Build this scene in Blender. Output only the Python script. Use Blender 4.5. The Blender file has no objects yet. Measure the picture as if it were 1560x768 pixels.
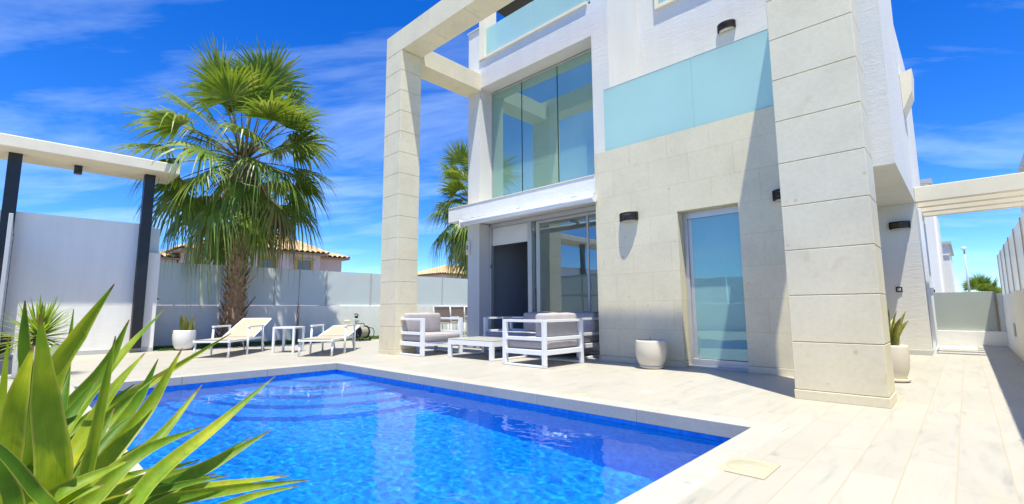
import bpy, bmesh, math, random
from mathutils import Vector, Matrix
R = math.radians
rnd = random.Random(7)
sc = bpy.context.scene
col = sc.collection

# ------------------------------------------------------------------ camera
PITCH, ROLL, YAW, CAMH = 0.120595, -0.0060986, -0.760444, 0.82
cam_d = bpy.data.cameras.new('camera'); cam = bpy.data.objects.new('camera', cam_d); col.objects.link(cam)
fw = Vector((math.sin(YAW)*math.cos(PITCH), math.cos(YAW)*math.cos(PITCH), math.sin(PITCH)))
r0 = Vector((math.cos(YAW), -math.sin(YAW), 0)); u0 = r0.cross(fw)
rt = math.cos(ROLL)*r0 + math.sin(ROLL)*u0; up = -math.sin(ROLL)*r0 + math.cos(ROLL)*u0
cam.matrix_world = Matrix(((rt.x, up.x, -fw.x, 0), (rt.y, up.y, -fw.y, 0), (rt.z, up.z, -fw.z, CAMH), (0, 0, 0, 1)))
cam_d.lens = 722.28/1560*36; cam_d.sensor_width = 36; cam_d.clip_start = 0.02; cam_d.clip_end = 2000
sc.camera = cam

# ------------------------------------------------------------------ sun, sky, exposure
SUNDIR = Vector((0.22, -0.20, 1.0)).normalized()
sun_d = bpy.data.lights.new('sun', 'SUN'); sun = bpy.data.objects.new('sun', sun_d); col.objects.link(sun)
sun_d.cycles.is_caustics_light = True; sun_d.energy = 4.6; sun_d.angle = R(0.5); sun_d.color = (1, 0.955, 0.80)
sun.rotation_euler = SUNDIR.to_track_quat('Z', 'Y').to_euler(); sun.location = (5, -5, 30)
sc.view_settings.view_transform = 'Standard'; sc.view_settings.look = 'None'
sc.view_settings.exposure = 0.70; sc.view_settings.gamma = 1
w = bpy.data.worlds.new('World'); sc.world = w; w.use_nodes = True
nt = w.node_tree; N = nt.nodes; L = nt.links; N.clear()
def wn(t, **k):
    n = N.new(t)
    for a, b in k.items(): setattr(n, a, b)
    return n
CLOUD_AT = (0.3, 1.1, 0)
sky = wn('ShaderNodeTexSky', sky_type='NISHITA', sun_disc=False)
sky.sun_elevation = math.asin(SUNDIR.z); sky.sun_rotation = math.atan2(SUNDIR.x, SUNDIR.y)
sky.air_density = 1.0; sky.dust_density = 0.05; sky.ozone_density = 3.0; sky.altitude = 1800
hs = wn('ShaderNodeHueSaturation'); hs.inputs['Saturation'].default_value = 1.38; hs.inputs['Value'].default_value = 1.0
hs.inputs['Hue'].default_value = 0.512
L.new(sky.outputs[0], hs.inputs['Color'])
tc = wn('ShaderNodeTexCoord'); sep = wn('ShaderNodeSeparateXYZ'); L.new(tc.outputs['Generated'], sep.inputs[0])
zz = wn('ShaderNodeMath', operation='MAXIMUM'); zz.inputs[1].default_value = 0.03; L.new(sep.outputs['Z'], zz.inputs[0])
za = wn('ShaderNodeMath', operation='ADD'); za.inputs[1].default_value = 0.12; L.new(zz.outputs[0], za.inputs[0])
dv = wn('ShaderNodeVectorMath', operation='DIVIDE'); L.new(tc.outputs['Generated'], dv.inputs[0])
cmb = wn('ShaderNodeCombineXYZ'); 
for i in range(3): L.new(za.outputs[0], cmb.inputs[i])
L.new(cmb.outputs[0], dv.inputs[1])
mr = wn('ShaderNodeMapping'); mr.inputs['Rotation'].default_value = (0, 0, R(-38)); L.new(dv.outputs[0], mr.inputs['Vector'])
mp = wn('ShaderNodeMapping'); mp.inputs['Scale'].default_value = (0.50, 1.35, 0.0); mp.inputs['Location'].default_value = CLOUD_AT
L.new(mr.outputs[0], mp.inputs['Vector'])
n1 = wn('ShaderNodeTexNoise'); n1.inputs['Scale'].default_value = 0.85; n1.inputs['Detail'].default_value = 7; n1.inputs['Roughness'].default_value = 0.62
n1.inputs['Distortion'].default_value = 0.35
L.new(mp.outputs[0], n1.inputs['Vector'])
cr = wn('ShaderNodeValToRGB'); cr.color_ramp.elements[0].position = 0.47; cr.color_ramp.elements[1].position = 0.84
cr.color_ramp.elements[0].color = (0, 0, 0, 1); cr.color_ramp.elements[1].color = (0.6, 0.6, 0.6, 1)
L.new(n1.outputs['Fac'], cr.inputs[0])
tnt = wn('ShaderNodeMixRGB', blend_type='MULTIPLY'); tnt.inputs['Fac'].default_value = 1; tnt.inputs['Color2'].default_value = (.78, 1.03, 1.22, 1); L.new(hs.outputs[0], tnt.inputs['Color1'])
mx = wn('ShaderNodeMixRGB'); mx.inputs['Color2'].default_value = (5.2, 6.6, 7.2, 1)
L.new(cr.outputs[0], mx.inputs['Fac']); L.new(tnt.outputs[0], mx.inputs['Color1'])
bg = wn('ShaderNodeBackground'); bg.inputs['Strength'].default_value = 0.13
L.new(mx.outputs[0], bg.inputs['Color'])
out = wn('ShaderNodeOutputWorld'); L.new(bg.outputs[0], out.inputs[0])
sc.cycles.use_denoising = True
sc.cycles.max_bounces = 10; sc.cycles.transparent_max_bounces = 16
sc.cycles.caustics_reflective = False

# ------------------------------------------------------------------ materials
MATS = {}
class NT:
    def __init__(s, name):
        s.m = bpy.data.materials.new(name); s.m.use_nodes = True; s.t = s.m.node_tree; s.t.nodes.clear()
        s.out = s.n('ShaderNodeOutputMaterial'); s.tc = s.n('ShaderNodeTexCoord')
    def n(s, t, ins=None, **k):
        x = s.t.nodes.new(t)
        for a, b in k.items(): setattr(x, a, b)
        for a, b in (ins or {}).items():
            if hasattr(b, 'outputs'): s.t.links.new(b.outputs[0], x.inputs[a])
            elif isinstance(b, bpy.types.NodeSocket): s.t.links.new(b, x.inputs[a])
            else: x.inputs[a].default_value = b
        return x
    def mapping(s, scale=(1, 1, 1), rot=(0, 0, 0), loc=(0, 0, 0)):
        return s.n('ShaderNodeMapping', {'Vector': s.tc.outputs['Object'], 'Scale': scale, 'Rotation': rot, 'Location': loc})
    def noise(s, vec, scale, detail=4, rough=.55, dist=0):
        return s.n('ShaderNodeTexNoise', {'Vector': vec, 'Scale': scale, 'Detail': detail, 'Roughness': rough, 'Distortion': dist})
    def ramp(s, fac, stops):
        r = s.n('ShaderNodeValToRGB', {'Fac': fac}); e = r.color_ramp.elements
        e[0].position, e[0].color = stops[0][0], (*stops[0][1], 1)
        e[1].position, e[1].color = stops[-1][0], (*stops[-1][1], 1)
        for p, c in stops[1:-1]: q = e.new(p); q.color = (*c, 1)
        return r
    def mix(s, f, a, b, mode='MIX'):
        return s.n('ShaderNodeMixRGB', {'Fac': f, 'Color1': a, 'Color2': b}, blend_type=mode)
def c4(c): return (*c, 1)
def shade(c, k): return tuple(min(1, x*k) for x in c)

def M_plain(name, c, rough=.5, metal=0, var=.08, scale=6, bump=0, bscale=80, spec=.5, coat=0):
    if name in MATS: return MATS[name]
    s = NT(name); mpn = s.mapping()
    nz = s.noise(mpn, scale, 5)
    rp = s.ramp(nz.outputs['Fac'], [(.3, shade(c, 1-var)), (.7, shade(c, 1+var))])
    p = s.n('ShaderNodeBsdfPrincipled', {'Base Color': rp, 'Roughness': rough, 'Metallic': metal, 'Specular IOR Level': spec, 'Coat Weight': coat})
    if bump:
        b = s.n('ShaderNodeBump', {'Height': s.noise(mpn, bscale, 3).outputs['Fac'], 'Strength': bump, 'Distance': .01})
        s.t.links.new(b.outputs[0], p.inputs['Normal'])
    s.t.links.new(p.outputs[0], s.out.inputs[0]); MATS[name] = s.m; return s.m

def M_render(name='white_render', c=(.80, .80, .80)):
    s = NT(name); mpn = s.mapping(); mz = s.mapping(scale=(.35, .35, 1.6))
    n1 = s.noise(mpn, 1.1, 6, .6); n2 = s.noise(s.mapping(scale=(3, 3, .25)), 2.0, 5, .6)
    a = s.ramp(n1.outputs['Fac'], [(.3, shade(c, .955)), (.7, shade(c, 1.02))])
    b = s.ramp(n2.outputs['Fac'], [(.33, (.88, .872, .85)), (.58, (1, 1, 1))])
    cc = s.mix(.35, a, b, 'MULTIPLY')
    h = s.n('ShaderNodeMath', {0: s.noise(mpn, 34, 6, .65).outputs['Fac'], 1: s.noise(mz, 14, 4).outputs['Fac']}, operation='ADD')
    bp = s.n('ShaderNodeBump', {'Height': h, 'Strength': .30, 'Distance': .010})
    p = s.n('ShaderNodeBsdfPrincipled', {'Base Color': cc, 'Roughness': .85, 'Normal': bp, 'Specular IOR Level': .2})
    s.t.links.new(p.outputs[0], s.out.inputs[0]); return s.m

def stone_color(s, c):
    mpn = s.mapping()
    a = s.ramp(s.noise(mpn, 1.6, 6, .6).outputs['Fac'], [(.28, shade(c, .90)), (.5, c), (.75, shade(c, 1.07))])
    fine = s.ramp(s.noise(mpn, 22, 6, .65).outputs['Fac'], [(.3, (.90, .89, .87)), (.6, (1, 1, 1))])
    x = s.mix(.7, a, fine, 'MULTIPLY')
    st = s.ramp(s.noise(s.mapping(scale=(1, 1, .45)), 5.5, 3, .5, .6).outputs['Fac'], [(.64, (1, 1, 1)), (.78, (.86, .82, .74))])
    x = s.mix(.8, x, st, 'MULTIPLY')
    vo = s.n('ShaderNodeTexVoronoi', {'Vector': mpn, 'Scale': 3.3, 'Randomness': 1.0})
    sp = s.ramp(vo.outputs['Distance'], [(.035, (.70, .62, .50)), (.075, (1, 1, 1))])
    x = s.mix(.55, x, sp, 'MULTIPLY')
    rust = s.ramp(s.noise(mpn, .9, 4, .7, .8).outputs['Fac'], [(.60, (1, 1, 1)), (.76, (1.0, .90, .74))])
    return s.mix(.6, x, rust, 'MULTIPLY')

def M_stone(name='limestone', c=(.62, .60, .54), brick=None):
    s = NT(name); x = stone_color(s, c); hsrc = s.noise(s.mapping(), 40, 5, .6).outputs['Fac']
    p = s.n('ShaderNodeBsdfPrincipled', {'Roughness': .6, 'Specular IOR Level': .35})
    if brick:
        sp = s.n('ShaderNodeSeparateXYZ', {0: s.tc.outputs['Object']})
        uu = s.n('ShaderNodeMath', {0: sp.outputs[0], 1: sp.outputs[1]}, operation='ADD')
        cb = s.n('ShaderNodeCombineXYZ', {0: uu, 1: sp.outputs[2], 2: 0.0})
        mq = s.n('ShaderNodeMapping', {'Vector': cb, 'Location': (brick[0], brick[1], 0)})
        br = s.n('ShaderNodeTexBrick', {'Vector': mq, 'Color1': (1, 1, 1, 1), 'Color2': (.965, .96, .945, 1), 'Mortar': (.86, .81, .72, 1), 'Scale': 1.0,
                 'Mortar Size': .0035, 'Mortar Smooth': .1, 'Brick Width': brick[2], 'Row Height': brick[3], 'Bias': 0.0}, offset=.5, offset_frequency=2)
        x = s.mix(1.0, x, br, 'MULTIPLY')
    b = s.n('ShaderNodeBump', {'Height': hsrc, 'Strength': .18, 'Distance': .006})
    s.t.links.new(x.outputs[0], p.inputs['Base Color']); s.t.links.new(b.outputs[0], p.inputs['Normal'])
    s.t.links.new(p.outputs[0], s.out.inputs[0]); return s.m

def M_planks(name='terrace_tile', c=(.44, .418, .365)):
    s = NT(name); sp = s.n('ShaderNodeSeparateXYZ', {0: s.tc.outputs['Object']})
    cb = s.n('ShaderNodeCombineXYZ', {0: sp.outputs[1], 1: sp.outputs[0], 2: 0.0})
    mq = s.n('ShaderNodeMapping', {'Vector': cb, 'Location': (.12, .1055, 0)})
    kw = {'Vector': mq, 'Scale': 1.0, 'Mortar Size': .0028, 'Mortar Smooth': .15, 'Brick Width': 1.19, 'Row Height': .1935, 'Bias': 0.0}
    br = s.n('ShaderNodeTexBrick', {**kw, 'Color1': (0, 0, 0, 1), 'Color2': (1, 1, 1, 1), 'Mortar': (.5, .5, .5, 1)}, offset=.37, offset_frequency=2)
    # per-plank shift of the vein pattern
    sh = s.n('ShaderNodeVectorMath', {0: s.tc.outputs['Object'], 1: s.n('ShaderNodeVectorMath', {0: br.outputs['Color'], 1: (3.0, 7.0, 5.0)}, operation='MULTIPLY')}, operation='ADD')
    mv = s.n('ShaderNodeMapping', {'Vector': sh, 'Scale': (5.0, .9, 1)})
    v1 = s.noise(mv, 1.7, 7, .62, 1.2)
    vein = s.ramp(v1.outputs['Fac'], [(.28, (.72, .735, .76)), (.37, (.90, .905, .91)), (.46, (.98, .98, .98)), (.52, (1, 1, 1)), (.66, (1, .985, .955)), (.8, (.95, .92, .86))])
    tone = s.ramp(br.outputs['Color'], [(0, shade(c, .965)), (1, shade(c, 1.03))])
    x = s.mix(.85, tone, vein, 'MULTIPLY')
    big = s.ramp(s.noise(s.mapping(), .7, 4, .6).outputs['Fac'], [(.35, (.95, .94, .91)), (.65, (1, 1, 1))])
    x = s.mix(.8, x, big, 'MULTIPLY')
    x = s.mix(br.outputs['Fac'], x, c4((.42, .36, .26)))
    h = s.n('ShaderNodeMath', {0: 1.0, 1: br.outputs['Fac']}, operation='SUBTRACT')
    b = s.n('ShaderNodeBump', {'Height': h, 'Strength': .4, 'Distance': .003})
    rr = s.ramp(v1.outputs['Fac'], [(.3, (.42,)*3), (.7, (.6,)*3)])
    p = s.n('ShaderNodeBsdfPrincipled', {'Base Color': x, 'Roughness': rr, 'Normal': b, 'Specular IOR Level': .35})
    s.t.links.new(p.outputs[0], s.out.inputs[0]); return s.m

def M_mosaic(name='blue_mosaic'):
    s = NT(name)
    cs = [s.n('ShaderNodeMath', {0: s.n('ShaderNodeMath', {0: s.n('ShaderNodeSeparateXYZ', {0: s.tc.outputs['Object']}).outputs[i], 1: .033}, operation='DIVIDE')}, operation='FRACT') for i in range(3)]
    vo = s.n('ShaderNodeTexWhiteNoise', {'Vector': s.n('ShaderNodeVectorMath', {0: s.n('ShaderNodeVectorMath', {0: s.tc.outputs['Object'], 1: (1/.033,)*3}, operation='MULTIPLY')}, operation='FLOOR')})
    base = s.ramp(vo.outputs['Value'], [(0, (.006, .26, .80)), (.5, (.010, .33, .89)), (1, (.017, .40, .95))])
    # grout from the fractional coordinates
    g = None
    for cc in cs:
        lo = s.n('ShaderNodeMath', {0: cc, 1: .07}, operation='LESS_THAN')
        g = lo if g is None else s.n('ShaderNodeMath', {0: g, 1: lo}, operation='MAXIMUM')
    patch = s.ramp(s.noise(s.mapping(scale=(1, 1, 1)), 1.1, 6, .6, .9).outputs['Fac'], [(.35, (.92, .94, .98)), (.65, (1.1, 1.06, 1.02))])
    x = s.mix(s.n('ShaderNodeMath', {0: g, 1: .45}, operation='MULTIPLY'), base, c4((.08, .36, .85)))
    x = s.mix(1.0, x, patch, 'MULTIPLY')
    p = s.n('ShaderNodeBsdfPrincipled', {'Base Color': x, 'Roughness': .25})
    s.t.links.new(p.outputs[0], s.out.inputs[0]); return s.m

def M_water(name='pool_water'):
    s = NT(name)
    gl = s.n('ShaderNodeBsdfGlossy', {'Color': (1, 1, 1, 1), 'Roughness': 0})
    tr = s.n('ShaderNodeBsdfRefraction', {'Color': (.62, .90, 1.0, 1), 'IOR': 1.33, 'Roughness': 0})
    fr = s.n('ShaderNodeFresnel', {'IOR': 1.22})
    mxs = s.n('ShaderNodeMixShader', {0: fr, 1: tr, 2: gl})
    s.t.links.new(mxs.outputs[0], s.out.inputs[0]); return s.m

def M_glass(name, tint, ior=1.9, rough=0.0, wave=0.0, gtint=(1, 1, 1), milk=0.0, mc=(.5, .7, .66)):
    s = NT(name)
    bp = s.n('ShaderNodeBump', {'Height': s.noise(s.mapping(), .9, 2).outputs['Fac'], 'Strength': wave, 'Distance': .05})
    gl = s.n('ShaderNodeBsdfGlossy', {'Color': c4(gtint), 'Roughness': rough, 'Normal': bp})
    tr = s.n('ShaderNodeBsdfTransparent', {'Color': c4(tint)})
    fr = s.n('ShaderNodeFresnel', {'IOR': ior})
    smear = s.ramp(s.noise(s.mapping(scale=(1, 1, .5)), 3.0, 5, .6).outputs['Fac'], [(.2, (milk*.96,)*3), (.8, (milk*1.04,)*3)])
    base = s.n('ShaderNodeMixShader', {0: smear, 1: tr, 2: s.n('ShaderNodeBsdfDiffuse', {'Color': c4(mc)})})
    mxs = s.n('ShaderNodeMixShader', {0: fr, 1: base, 2: gl})
    s.t.links.new(mxs.outputs[0], s.out.inputs[0]); return s.m

def M_frost(name, c, trans=.35, alpha=0.0, rough=.12):
    s = NT(name)
    v = s.ramp(s.noise(s.mapping(), .8, 4).outputs['Fac'], [(.3, shade(c, .95)), (.7, shade(c, 1.03))])
    p = s.n('ShaderNodeBsdfPrincipled', {'Base Color': v, 'Roughness': rough, 'Specular IOR Level': .6})
    t = s.n('ShaderNodeBsdfTranslucent', {'Color': v})
    m1 = s.n('ShaderNodeMixShader', {0: trans, 1: p, 2: t})
    if alpha:
        m1 = s.n('ShaderNodeMixShader', {0: alpha, 1: m1, 2: s.n('ShaderNodeBsdfTransparent', {'Color': c4(shade(c, 1.25))})})
    s.t.links.new(m1.outputs[0], s.out.inputs[0]); return s.m

def M_leaf(name, c1, c2, c3=None, trans=.35, rough=.4, scale=3.0, stretch=(1, 1, 1)):
    s = NT(name)
    v = s.ramp(s.noise(s.mapping(scale=stretch), scale, 4, .6).outputs['Fac'], [(.30, c1), (.55, c2), (.78, c3 or c2)])
    p = s.n('ShaderNodeBsdfPrincipled', {'Base Color': v, 'Roughness': rough, 'Specular IOR Level': .5})
    tl = s.n('ShaderNodeBsdfTranslucent', {'Color': s.mix(1.0, v, c4((1.5, 1.35, .55)), 'MULTIPLY')})
    m1 = s.n('ShaderNodeMixShader', {0: trans, 1: p, 2: tl})
    s.t.links.new(m1.outputs[0], s.out.inputs[0]); return s.m

WHITE = M_render('white_render', (.88, .87, .83))
VWHITE = M_render('villa_render', (.72, .715, .69))
STONE = M_stone('limestone', (.76, .69, .50))
STONEW = M_stone('limestone_wall', (.77, .70, .50), (3.925, -.09, .62, .4225))
COPE = M_stone('coping_stone', (.46, .44, .39))
CREAM = M_plain('cream_render', (.80, .73, .57), .8, var=.05, scale=3, bump=.15)
TILE = M_planks()
MOSAIC = M_mosaic()
WATER = M_water()
GLASSB = M_glass('window_glass', (.50, .88, .82), 3.6, wave=.04, milk=.42, mc=(.42, .74, .66), gtint=(.72, 1.0, .95))
GLASSD = M_glass('door_glass', (.34, .58, .56), 3.0, wave=.05, milk=.14, gtint=(.85, .98, 1))
GLASSS = M_glass('side_door_glass', (.50, .80, .80), 2.3, wave=.06, milk=.58, mc=(.42, .72, .72), gtint=(.62, .95, .92))
TEAL = M_frost('teal_balustrade_glass', (.56, .77, .76), .20, alpha=.30, rough=.06)
FROST = M_frost('fence_glass', (.78, .84, .83), .30, rough=.14)
ALU = M_plain('aluminium', (.60, .61, .62), .35, metal=.55, var=.03)
WMET = M_plain('white_metal', (.82, .84, .86), .35, var=.02, coat=.2)
GREYP = M_plain('grey_paint', (.50, .51, .51), .5, var=.04)
BLACK = M_plain('black_metal', (.012, .012, .014), .35, var=.15)
BRONZE = M_plain('bronze_lamp', (.035, .027, .022), .4, metal=.5, var=.2)
CUSH = M_plain('grey_fabric', (.42, .39, .385), .95, var=.06, scale=9, bump=.25, bscale=260, spec=.1)
CUSHD = M_plain('grey_fabric_seat', (.40, .37, .38), .95, var=.06, scale=9, bump=.25, bscale=260, spec=.1)
SLING = M_plain('beige_sling', (.42, .375, .28), .8, var=.05, scale=14, bump=.15, bscale=300)
BROWNS = M_plain('brown_sling', (.30, .23, .19), .8, var=.08, scale=14)
TTOP = M_plain('table_top', (.46, .46, .40), .3, var=.05)
CERAM = M_plain('cream_ceramic', (.66, .61, .50), .45, var=.04, scale=5, bump=.05)
CERAMW = M_plain('white_ceramic', (.78, .78, .75), .3, var=.04, scale=5)
SOIL = M_plain('soil', (.06, .04, .028), .95, var=.4, scale=30, bump=.6, bscale=60)
COVERM = M_plain('cream_plastic', (.46, .425, .30), .5, var=.03)
DARKW = M_plain('dark_wallpaper', (.30, .33, .38), .8, var=.35, scale=40)
INTW = M_plain('interior_paint', (.50, .55, .54), .9, var=.03)
INTF = M_plain('interior_floor', (.34, .32, .29), .4, var=.1, scale=2)
RUBBER = M_plain('black_rubber', (.02, .02, .02), .5, var=.1)
HOSE = M_plain('hose_green_grey', (.30, .29, .22), .5, var=.25, scale=60)
RED = M_plain('brown_post', (.34, .24, .19), .6, var=.1)

# ------------------------------------------------------------------ mesh helpers
class MB:
    def __init__(s): s.v = []; s.f = []; s.sm = []; s.uv = []
    def add(s, vs, fs, smooth=False):
        o = len(s.v); s.v += [tuple(q) for q in vs]; s.f += [[i+o for i in f] for f in fs]; s.sm += [smooth]*len(fs); return s
    def box(s, x0, x1, y0, y1, z0, z1, bev=0, M=None, seg=1):
        bm = bmesh.new(); bmesh.ops.create_cube(bm, size=1)
        for q in bm.verts: q.co = ((x0+x1)/2 + q.co.x*(x1-x0), (y0+y1)/2 + q.co.y*(y1-y0), (z0+z1)/2 + q.co.z*(z1-z0))
        if bev: bmesh.ops.bevel(bm, geom=bm.edges[:], offset=bev, segments=seg, affect='EDGES', profile=.5)
        return s.bm(bm, M, seg > 1)
    def bm(s, bm, M=None, smooth=False):
        bm.verts.ensure_lookup_table()
        for i, q in enumerate(bm.verts): q.index = i
        vs = [(M @ q.co) if M else q.co.copy() for q in bm.verts]
        s.add(vs, [[q.index for q in f.verts] for f in bm.faces], smooth); bm.free(); return s
    def tube(s, pts, r, n=8, cap=True, smooth=True):
        pts = [Vector(p) for p in pts]; rs = r if isinstance(r, (list, tuple)) else [r]*len(pts)
        vs = []; fs = []; ref = None
        for i, p in enumerate(pts):
            t = (pts[min(i+1, len(pts)-1)] - pts[max(i-1, 0)]).normalized()
            if ref is None: ref = t.orthogonal().normalized()
            a = (ref - t*ref.dot(t)).normalized(); ref = a; b = t.cross(a)
            for k in range(n):
                q = 2*math.pi*k/n; vs.append(p + (a*math.cos(q) + b*math.sin(q))*rs[i])
        for i in range(len(pts)-1):
            for k in range(n): fs.append([i*n+k, i*n+(k+1) % n, (i+1)*n+(k+1) % n, (i+1)*n+k])
        if cap: fs.append(list(range(n))[::-1]); fs.append([(len(pts)-1)*n+k for k in range(n)])
        return s.add(vs, fs, smooth)
    def lathe(s, prof, c=(0, 0, 0), n=32, smooth=True):
        vs = []; fs = []
        for (r, z) in prof:
            for k in range(n): a = 2*math.pi*k/n; vs.append((c[0]+r*math.cos(a), c[1]+r*math.sin(a), c[2]+z))
        for i in range(len(prof)-1):
            for k in range(n): fs.append([i*n+k, i*n+(k+1) % n, (i+1)*n+(k+1) % n, (i+1)*n+k])
        return s.add(vs, fs, smooth)
    def prism(s, poly, axis, a, b):
        n = len(poly); vs = []
        for t in (a, b):
            for (p, q) in poly: vs.append({'x': (t, p, q), 'y': (p, t, q), 'z': (p, q, t)}[axis])
        fs = [list(range(n)), list(range(2*n-1, n-1, -1))] + [[i, n+i, n+(i+1) % n, (i+1) % n] for i in range(n)]
        return s.add(vs, fs)
    def build(s, name, mat, parent=None, fix=True):
        me = bpy.data.meshes.new(name); me.from_pydata(s.v, [], s.f); me.materials.append(mat)
        me.polygons.foreach_set('use_smooth', s.sm)
        if fix:
            bm = bmesh.new(); bm.from_mesh(me); bmesh.ops.recalc_face_normals(bm, faces=bm.faces[:]); bm.to_mesh(me); bm.free()
        if s.uv and len(s.uv) == len(s.v):
            at = me.attributes.new('leafuv', 'FLOAT_VECTOR', 'POINT'); at.data.foreach_set('vector', [c_ for q in s.uv for c_ in q])
        me.update()
        o = bpy.data.objects.new(name, me); col.objects.link(o)
        if parent: attach(o, parent)
        return o
def attach(o, parent):
    o.parent = parent
    chain = Matrix.Identity(4); p = parent
    if p.get('_world'): o.matrix_parent_inverse = Matrix.Translation(-Vector(p.location)); o['_w'] = 1
def tag(o, label=None, cat=None, group=None, kind=None):
    for k, v in (('label', label), ('category', cat), ('group', group), ('kind', kind)):
        if v: o[k] = v
    return o
def thing(name, label, cat, loc=(0, 0, 0), rz=0, group=None, world=False):
    """world=True: the parts are built in world coordinates under an Empty at loc"""
    o = bpy.data.objects.new(name, None); col.objects.link(o); o.location = loc; o.rotation_euler = (0, 0, rz); o.empty_display_size = .2
    if world: o['_world'] = 1
    return tag(o, label, cat, group)
def kids(o): return [c for c in bpy.data.objects if c.parent == o]
def dup(o, parent=None):
    c = o.copy(); col.objects.link(c)
    if parent: c.parent = parent
    for k in kids(o): dup(k, c)
    return c
def structure(o): o['kind'] = 'structure'; return o

# ------------------------------------------------------------------ ground, terrace, pool
PX0, PX1, PY0, PY1 = -7.24, -1.15, .55, 3.60
def ring(mb, X0, X1, Y0, Y1, z, x0=PX0, x1=PX1, y0=PY0, y1=PY1):
    xs = [X0, x0, x1, X1]; ys = [Y0, y0, y1, Y1]
    vs = [(x, y, z) for y in ys for x in xs]; fs = []
    for j in range(3):
        for i in range(3):
            if (i, j) != (1, 1): a = j*4+i; fs.append([a, a+1, a+5, a+4])
    return mb.add(vs, fs)
CW = .19
g = ring(MB(), -600, 600, -600, 900, -.05, PX0-.1, PX1+.1, PY0-.1, PY1+.1).build('ground', M_plain('dry_ground', (.30, .27, .20), .95, var=.2, scale=.4))
structure(g)
t = MB(); ring(t, -12.95, .55, -5.2, 16.0, 0.0, PX0-CW, PX1+CW, PY0-CW, PY1+CW)
structure(t.build('terrace', TILE))

pool = thing('swimming_pool', 'rectangular blue mosaic swimming pool with grey stone edge in the terrace', 'swimming pool', (-4.2, 2.1, 0), world=True)
c = MB()
for a in ((PX0-CW, PX1+CW, PY1, PY1+CW), (PX0-CW, PX1+CW, PY0-CW, PY0), (PX0-CW, PX0, PY0, PY1), (PX1, PX1+CW, PY0, PY1)):
    alongx = (a[1]-a[0]) > (a[3]-a[2]); Ltot = (a[1]-a[0]) if alongx else (a[3]-a[2]); n = max(1, round(Ltot/1.17)); g_ = .0015
    for i in range(n):
        s0, s1 = i/n*Ltot+g_, (i+1)/n*Ltot-g_
        if alongx: c.box(a[0]+s0, a[0]+s1, a[2], a[3], -.10, .004, .004)
        else: c.box(a[0], a[1], a[2]+s0, a[2]+s1, -.10, .004, .004)
c.build('coping', COPE, pool)
DEP = -1.30
b = MB(); e = .012
x0, x1, y0, y1 = PX0-e, PX1+e, PY0-e, PY1+e
b.add([(x0, y0, -.1), (x1, y0, -.1), (x1, y1, -.1), (x0, y1, -.1), (x0, y0, DEP), (x1, y0, DEP), (x1, y1, DEP), (x0, y1, DEP)],
      [[0, 1, 5, 4], [1, 2, 6, 5], [2, 3, 7, 6], [3, 0, 4, 7], [4, 5, 6, 7]])
b.build('basin', MOSAIC, pool, fix=False)
for k, (rad, zt) in enumerate(((.70, -.34), (1.08, -.54), (1.46, -.74), (1.84, -.94), (2.2, -1.12))):
    st = MB(); n = 24; cx, cy = x0+.001, y1-.001
    arc = [(cx + rad*math.sin(math.pi/2*i/n), cy - rad*math.cos(math.pi/2*i/n)) for i in range(n+1)]
    pts = [(cx, cy)] + arc; m_ = len(pts)
    vs = [(p[0], p[1], zt) for p in pts] + [(p[0], p[1], zt-.24) for p in pts]
    fs = [list(range(m_))] + [[i, i+1, m_+i+1, m_+i] for i in range(1, m_-1)]
    st.add(vs, fs); st.build('step', MOSAIC, pool)
from mathutils import noise as mn
wtr = MB(); nx, ny = 400, 200; vs = []
for j in range(ny+1):
    for i in range(nx+1):
        x = x0+(x1-x0)*i/nx; y = y0+(y1-y0)*j/ny
        q = Vector((x*.9+y*.35, y*1.15-x*.3, 0))
        h = .0022*mn.noise(q*1.6) + .0012*mn.noise(q*4.5+Vector((3, 1, 4))) + .0010*mn.noise(q*12.0+Vector((9, 2, 1))) + .0003*mn.noise(q*27.0)
        vs.append((x, y, -.135+h))
wtr.add(vs, [[j*(nx+1)+i, j*(nx+1)+i+1, (j+1)*(nx+1)+i+1, (j+1)*(nx+1)+i] for j in range(ny) for i in range(nx)], True)
wo = structure(wtr.build('water', WATER, fix=False)); wo.cycles.is_caustics_caster = True
for o in bpy.data.objects:
    if o.name.startswith(('basin', 'step')): o.cycles.is_caustics_receiver = True

# garden strip by the fence
GRASS = M_leaf('lawn', (.05, .11, .015), (.09, .17, .025), (.14, .20, .04), .2, .6, 9)
gs = MB(); gs.add([(-13.6, 2.2, .012), (-12.3, 2.2, .012), (-12.3, 16, .012), (-13.6, 16, .012)], [[0, 1, 2, 3]])
for i in range(9000):
    x = rnd.uniform(-13.58, -12.32); y = 2.25 + 8*rnd.random()**1.2; a = rnd.uniform(0, 6.28); h = rnd.uniform(.02, .05); q = .006
    lx, ly = rnd.uniform(-.02, .02), rnd.uniform(-.02, .02)
    gs.add([(x-q*math.cos(a), y-q*math.sin(a), .012), (x+q*math.cos(a), y+q*math.sin(a), .012), (x+lx, y+ly, .012+h)], [[0, 1, 2]])
tag(gs.build('grass', GRASS, fix=False), kind='stuff')

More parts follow.
